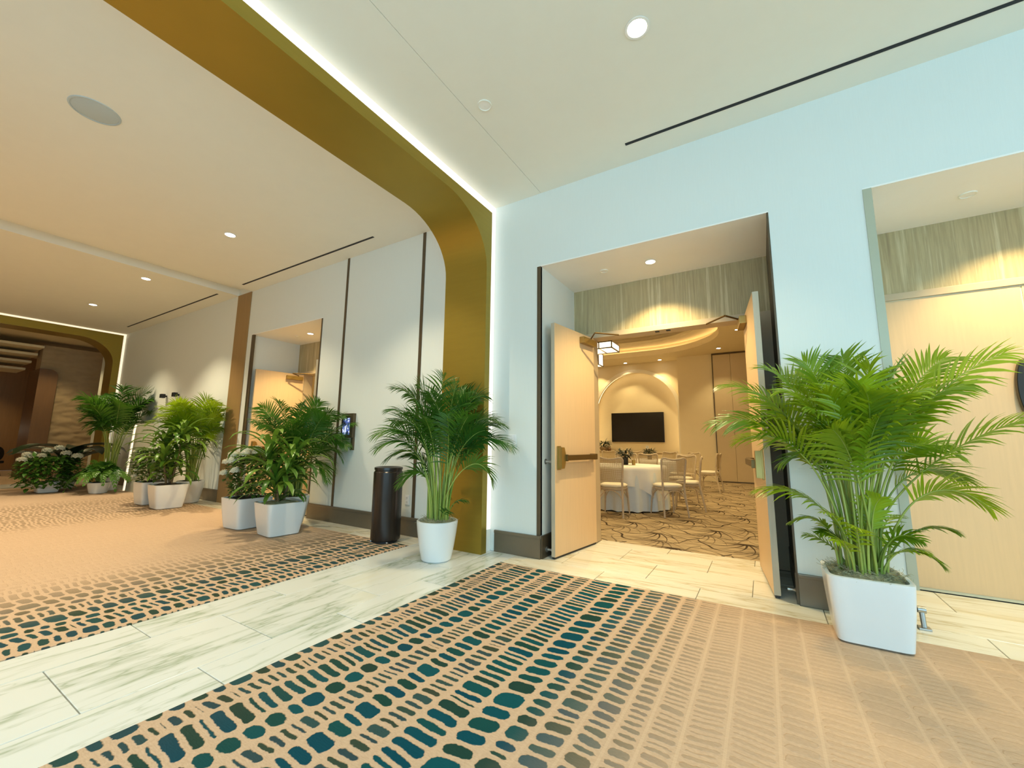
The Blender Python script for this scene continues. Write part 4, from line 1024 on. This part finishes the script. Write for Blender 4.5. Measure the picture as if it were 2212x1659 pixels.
def table(c, n1, n2, n3, seed):
    rr = random.Random(seed); R = .745; zt = .735; top_cloth = M['linen']
    t = thing('banquet_table', n1, 'table', (c[0], c[1], 0), 0)
    mb = MB(); mb.lathe([(.001, zt-.028), (R-.01, zt-.028), (R-.004, zt-.015), (R-.01, zt-.004), (.001, zt-.004)], n=48); obj('tabletop', mb, M['chair'], t, True, .5)
    for k in range(4):
        a = k*PI/2+.4; mb = MB(); mb.tube([(.45*math.cos(a), .45*math.sin(a), .0), (.42*math.cos(a), .42*math.sin(a), zt-.028)], .016, 8); obj('leg', mb, M['steel'], t, True)
    def skirt(R0, z_top, hem, amp, nf, square=0):
        mb = MB(); NA = 160; rings = [[(R0*f*math.cos(2*PI*k/NA), R0*f*math.sin(2*PI*k/NA), z_top) for k in range(NA)] for f in (.02, .5, .9, .985)]
        ph = [rr.uniform(0, 6) for _ in range(4)]
        for i in range(1, 13):
            f = i/12; o = []
            for k in range(NA):
                a = 2*PI*k/NA
                w_ = math.sin(a*nf+ph[0]+1.3*math.sin(a*3+ph[1]))*.6+math.sin(a*nf*1.7+ph[2])*.4
                h = hem(a); r_ = R0+.006+amp*f*(w_+.35)+.012*f; z = z_top-.006-(z_top-.006-h)*f
                o.append((r_*math.cos(a), r_*math.sin(a), z))
            rings.append(o)
        mb.loft(rings, 0, True, True); return mb
    mb = skirt(R, zt, lambda a: .012+.01*abs(math.sin(a*9)), .045, 17)
    tag(obj('tablecloth', mb, M['linen_blue'], smooth=True, angle=2, loc=(c[0], c[1], 0)), n2, 'tablecloth')
    def hem_sq(a):
        b = ((a-.35+PI/4) % (PI/2))-PI/4
        d = 1.03/math.cos(b); return max(.18, zt-.006-(d-R)*1.0*1.05) if d > R else zt-.02
    mb = skirt(R+.006, zt+.004, hem_sq, .03, 15)
    tag(obj('table_overlay', mb, M['linen'], smooth=True, angle=2, loc=(c[0], c[1], 0)), n3, 'tablecloth')
table(T1c, 'near round banquet table hidden under white linen', 'floor length pale aqua tablecloth on the near round table', 'square white overlay cloth hanging in a point on the near table', 2)
table(T2c, 'far round banquet table hidden under white linen', 'floor length pale aqua tablecloth on the far round table', 'square white overlay cloth on the far table', 6)
def vase(x, y, z, label, h, rr):
    t = thing('centrepiece', label, 'centrepiece', (x, y, z))
    mb = MB(); mb.lathe([(.05, 0), (.055, .01), (.055, h), (.05, h), (.048, h-.03), (.001, h-.03)], n=24, cap0=True); obj('vase', mb, M['black'], t, True)
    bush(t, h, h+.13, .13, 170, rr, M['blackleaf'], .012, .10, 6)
    for k in range(5):
        a = k*1.3; flower_head(t, (.07*math.cos(a), .07*math.sin(a), h+.14+.03*(k % 2)), .014, rr, M['flower'], 10)
rr = random.Random(77)
vase(-2.26, 4.05, .74, 'black vase of dark greenery on the near table', .14, rr)
vase(-2.50, 7.05, .74, 'dark greenery centrepiece on the far table', .12, rr)
t = thing('candle_holder', 'small gold votive glass beside the vase on the near table', 'candle', (-2.10, 4.03, .741))
mb = MB(); mb.lathe([(.03, 0), (.033, .09), (.029, .09), (.027, .01), (.001, .01)], n=20, cap0=True); obj('glass', mb, M['brass'], t, True)
mb = MB(); mb.lathe([(.024, .012), (.024, .05), (.001, .052)], n=16); obj('candle', mb, M['cushion'], t, True)
# credenza under the television
t = thing('credenza', 'long low wooden credenza built into the arched niche', 'cabinet', (-3.95, 10.93, 0))
mb = MB(); mb.bbox(-1.36, 1.36, -.24, .22, .06, .80, .004); mb.box(-1.32, 1.32, -.2, .2, 0, .06); obj('body', mb, M['wall_warm'], t)
mb = MB(); mb.bbox(-1.38, 1.38, -.27, .23, .80, .84, .006); obj('worktop', mb, M['frame'], t)
for k in range(5):
    x = -1.33+k*.534; mb = MB(); mb.bbox(x, x+.524, -.258, -.24, .08, .775, .004); d = obj('door', mb, M['wall_warm'], t)
    mb = MB(); mb.bbox(x+.48, x+.495, -.275, -.258, .52, .66, .003); obj('handle', mb, M['brass'], d)
t = thing('television', 'large black wall television inside the arched niche', 'television', (-3.87, RY+ND-.04, 1.71))
mb = MB(); mb.bbox(-.93, .93, -.03, .03, -.525, .525, .006); obj('housing', mb, M['screen'], t)
mb = MB(); mb.bbox(-.915, .915, -.034, -.03, -.505, .51, .001); obj('screen', mb, M['screen'], t)
mb = MB(); mb.box(-.3, .3, .03, .042, -.2, .2); obj('mount', mb, M['steel'], t)
t = thing('wall_outlet', 'white outlet box on the niche wall below the television', 'outlet', (-3.55, RY+ND-.002, 1.0))
mb = MB(); mb.bbox(-.05, .05, -.01, .002, -.05, .05, .003); obj('cover', mb, M['plastic'], t)
mb = MB(); mb.box(-.02, .02, -.012, -.01, -.02, .02); obj('socket', mb, M['steel'], t)
t = thing('bowl_plant', 'dark succulent in a rounded bowl at the left end of the credenza', 'plant', (-4.98, 10.86, .84))
mb = MB(); mb.lathe([(.06, 0), (.13, .04), (.16, .10), (.15, .15), (.14, .15), (.13, .12), (.001, .12)], n=28, cap0=True); obj('bowl', mb, M['stone'], t, True)
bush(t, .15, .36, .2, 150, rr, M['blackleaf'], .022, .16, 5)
t = thing('small_jar', 'small dark jar standing before the credenza', 'jar', (-4.75, 10.75, .84))
mb = MB(); mb.lathe([(.04, 0), (.06, .03), (.06, .10), (.03, .14), (.035, .16), (.001, .16)], n=20, cap0=True); obj('body', mb, M['darkwood'], t, True)
# hanging lanterns
def lantern(x, y, z, L, Wd, Hh_, label):
    t = thing('pendant_lantern', label, 'pendant lamp', (x, y, z))
    mb = MB(); mb.bbox(-L/2, L/2, -Wd/2, Wd/2, 0, Hh_, .004); obj('shade', mb, M['lantern'], t)
    mb = MB(); e = .012
    for sx in (-L/2, -L/6, L/6, L/2):
        for sy in (-Wd/2, Wd/2): mb.box(sx-e, sx+e, sy-e, sy+e, -.015, Hh_+.015)
    for zz in (-.008, Hh_+.008):
        for sy in (-Wd/2, Wd/2): mb.box(-L/2, L/2, sy-e, sy+e, zz-e, zz+e)
        for sx in (-L/2, -L/6, L/6, L/2): mb.box(sx-e, sx+e, -Wd/2, Wd/2, zz-e, zz+e)
    obj('frame', mb, M['bronze_dark'], t)
    mb = MB()
    for sx in (-L/3, L/3): mb.tube([(sx, 0, Hh_), (sx, 0, RC+.53-z)], .006, 6)
    obj('rod', mb, M['bronze_dark'], t)
    l = bpy.data.lights.new('lantern_light', 'POINT'); l.energy = 22; l.color = WARM2; l.shadow_soft_size = .3
    lo_ = bpy.data.objects.new('lantern_light', l); C.objects.link(lo_); lo_.parent = t; lo_.location = (0, 0, -.2)
lantern(-3.45, 5.95, 3.42, .95, .60, .14, 'larger glowing box lantern hanging in the meeting room')
lantern(-4.15, 7.6, 3.38, .45, .40, .34, 'smaller glowing box lantern behind the large one')
for x, y, lab in [(-5.15, 10.6, 'small room downlight above the left side of the niche'), (-4.07, 10.65, 'small room downlight above the middle of the niche'), (-2.88, 10.62, 'small room downlight above the right side of the niche'),
                  (-.985, 9.65, 'room downlight in front of the folding panels'), (-.39, 7.63, 'room downlight at the top right corner of the doorway')]:
    downlight(x, y, RC, lab, 90, WARM2, r=.07, angle=95, group='meeting room downlights')
for x, y in [(-2.2, 3.3), (-4.5, 4.5), (-5, 8), (-.3, 4.0), (-2.3, 6.5)]: bare_spot(x, y, RC+(.55 if x < -1 else 0), 200, WARM2, 120)
bare_spot(-10, 3, 3.2, 80, WARM2); bare_spot(-8.6, 2.2, 3.2, 60, WARM2)
# lobby lamps, table and chairs glimpsed far away
for k, (y, lab) in enumerate([(-1.75, 'left small glowing wall lamp in the far lobby'), (-1.57, 'right small glowing wall lamp in the far lobby')]):
    t = thing('wall_lamp', lab, 'wall lamp', (-21.9, y, 1.30))
    mb = MB(); mb.lathe([(.09, 0), (.12, .08), (.10, .15), (.001, .15)], n=16, cap0=True); obj('shade', mb, M['led_far'], t, True)
    mb = MB(); mb.box(-.1, 0, -.02, .02, -.03, 0); obj('arm', mb, M['black'], t)
t = thing('lounge_chair', 'dark lounge chair with pale cushion in the far lobby', 'chair', (-19.2, -1.45, 0), .4)
mb = MB(); mb.bbox(-.28, .28, -.28, .28, .36, .44, .03); obj('seat', mb, M['black'], t)
mb = MB(); mb.loft([[(.24*math.cos(a)*1.0, .27+.02*z, .62+z+.2*math.sin(a)) for a in [2*PI*k/20 for k in range(20)]] for z in (0, .02)], 0, True, True, True); obj('backrest', mb, M['black'], t)
mb = MB(); mb.bbox(-.1, .24, -.27, -.14, .45, .85, .05); obj('pillow', mb, M['cushion'], t)
for sx in (-1, 1):
    for sy in (-1, 1): mb = MB(); mb.tube([(sx*.25, sy*.25, 0), (sx*.2, sy*.2, .38)], .018, 6); obj('leg', mb, M['black'], t)
t = thing('side_table', 'small pale round side table at the left edge in the far lobby', 'table', (-18.9, -2.1, 0))
mb = MB(); mb.lathe([(.3, .55), (.3, .6), (.001, .6)], n=24, cap0=True); obj('tabletop', mb, M['white'], t)
mb = MB(); mb.tube([(0, 0, 0), (0, 0, .55)], .04, 8); mb.lathe([(.2, 0), (.2, .02), (.001, .03)], n=20); obj('base', mb, M['black'], t)
bare_spot(-17.0, -3.0, H, 45, WARM2); bare_spot(-16.3, -.9, H, 110, WARM2); bare_spot(-20.5, -1.6, H, 90, WARM2)
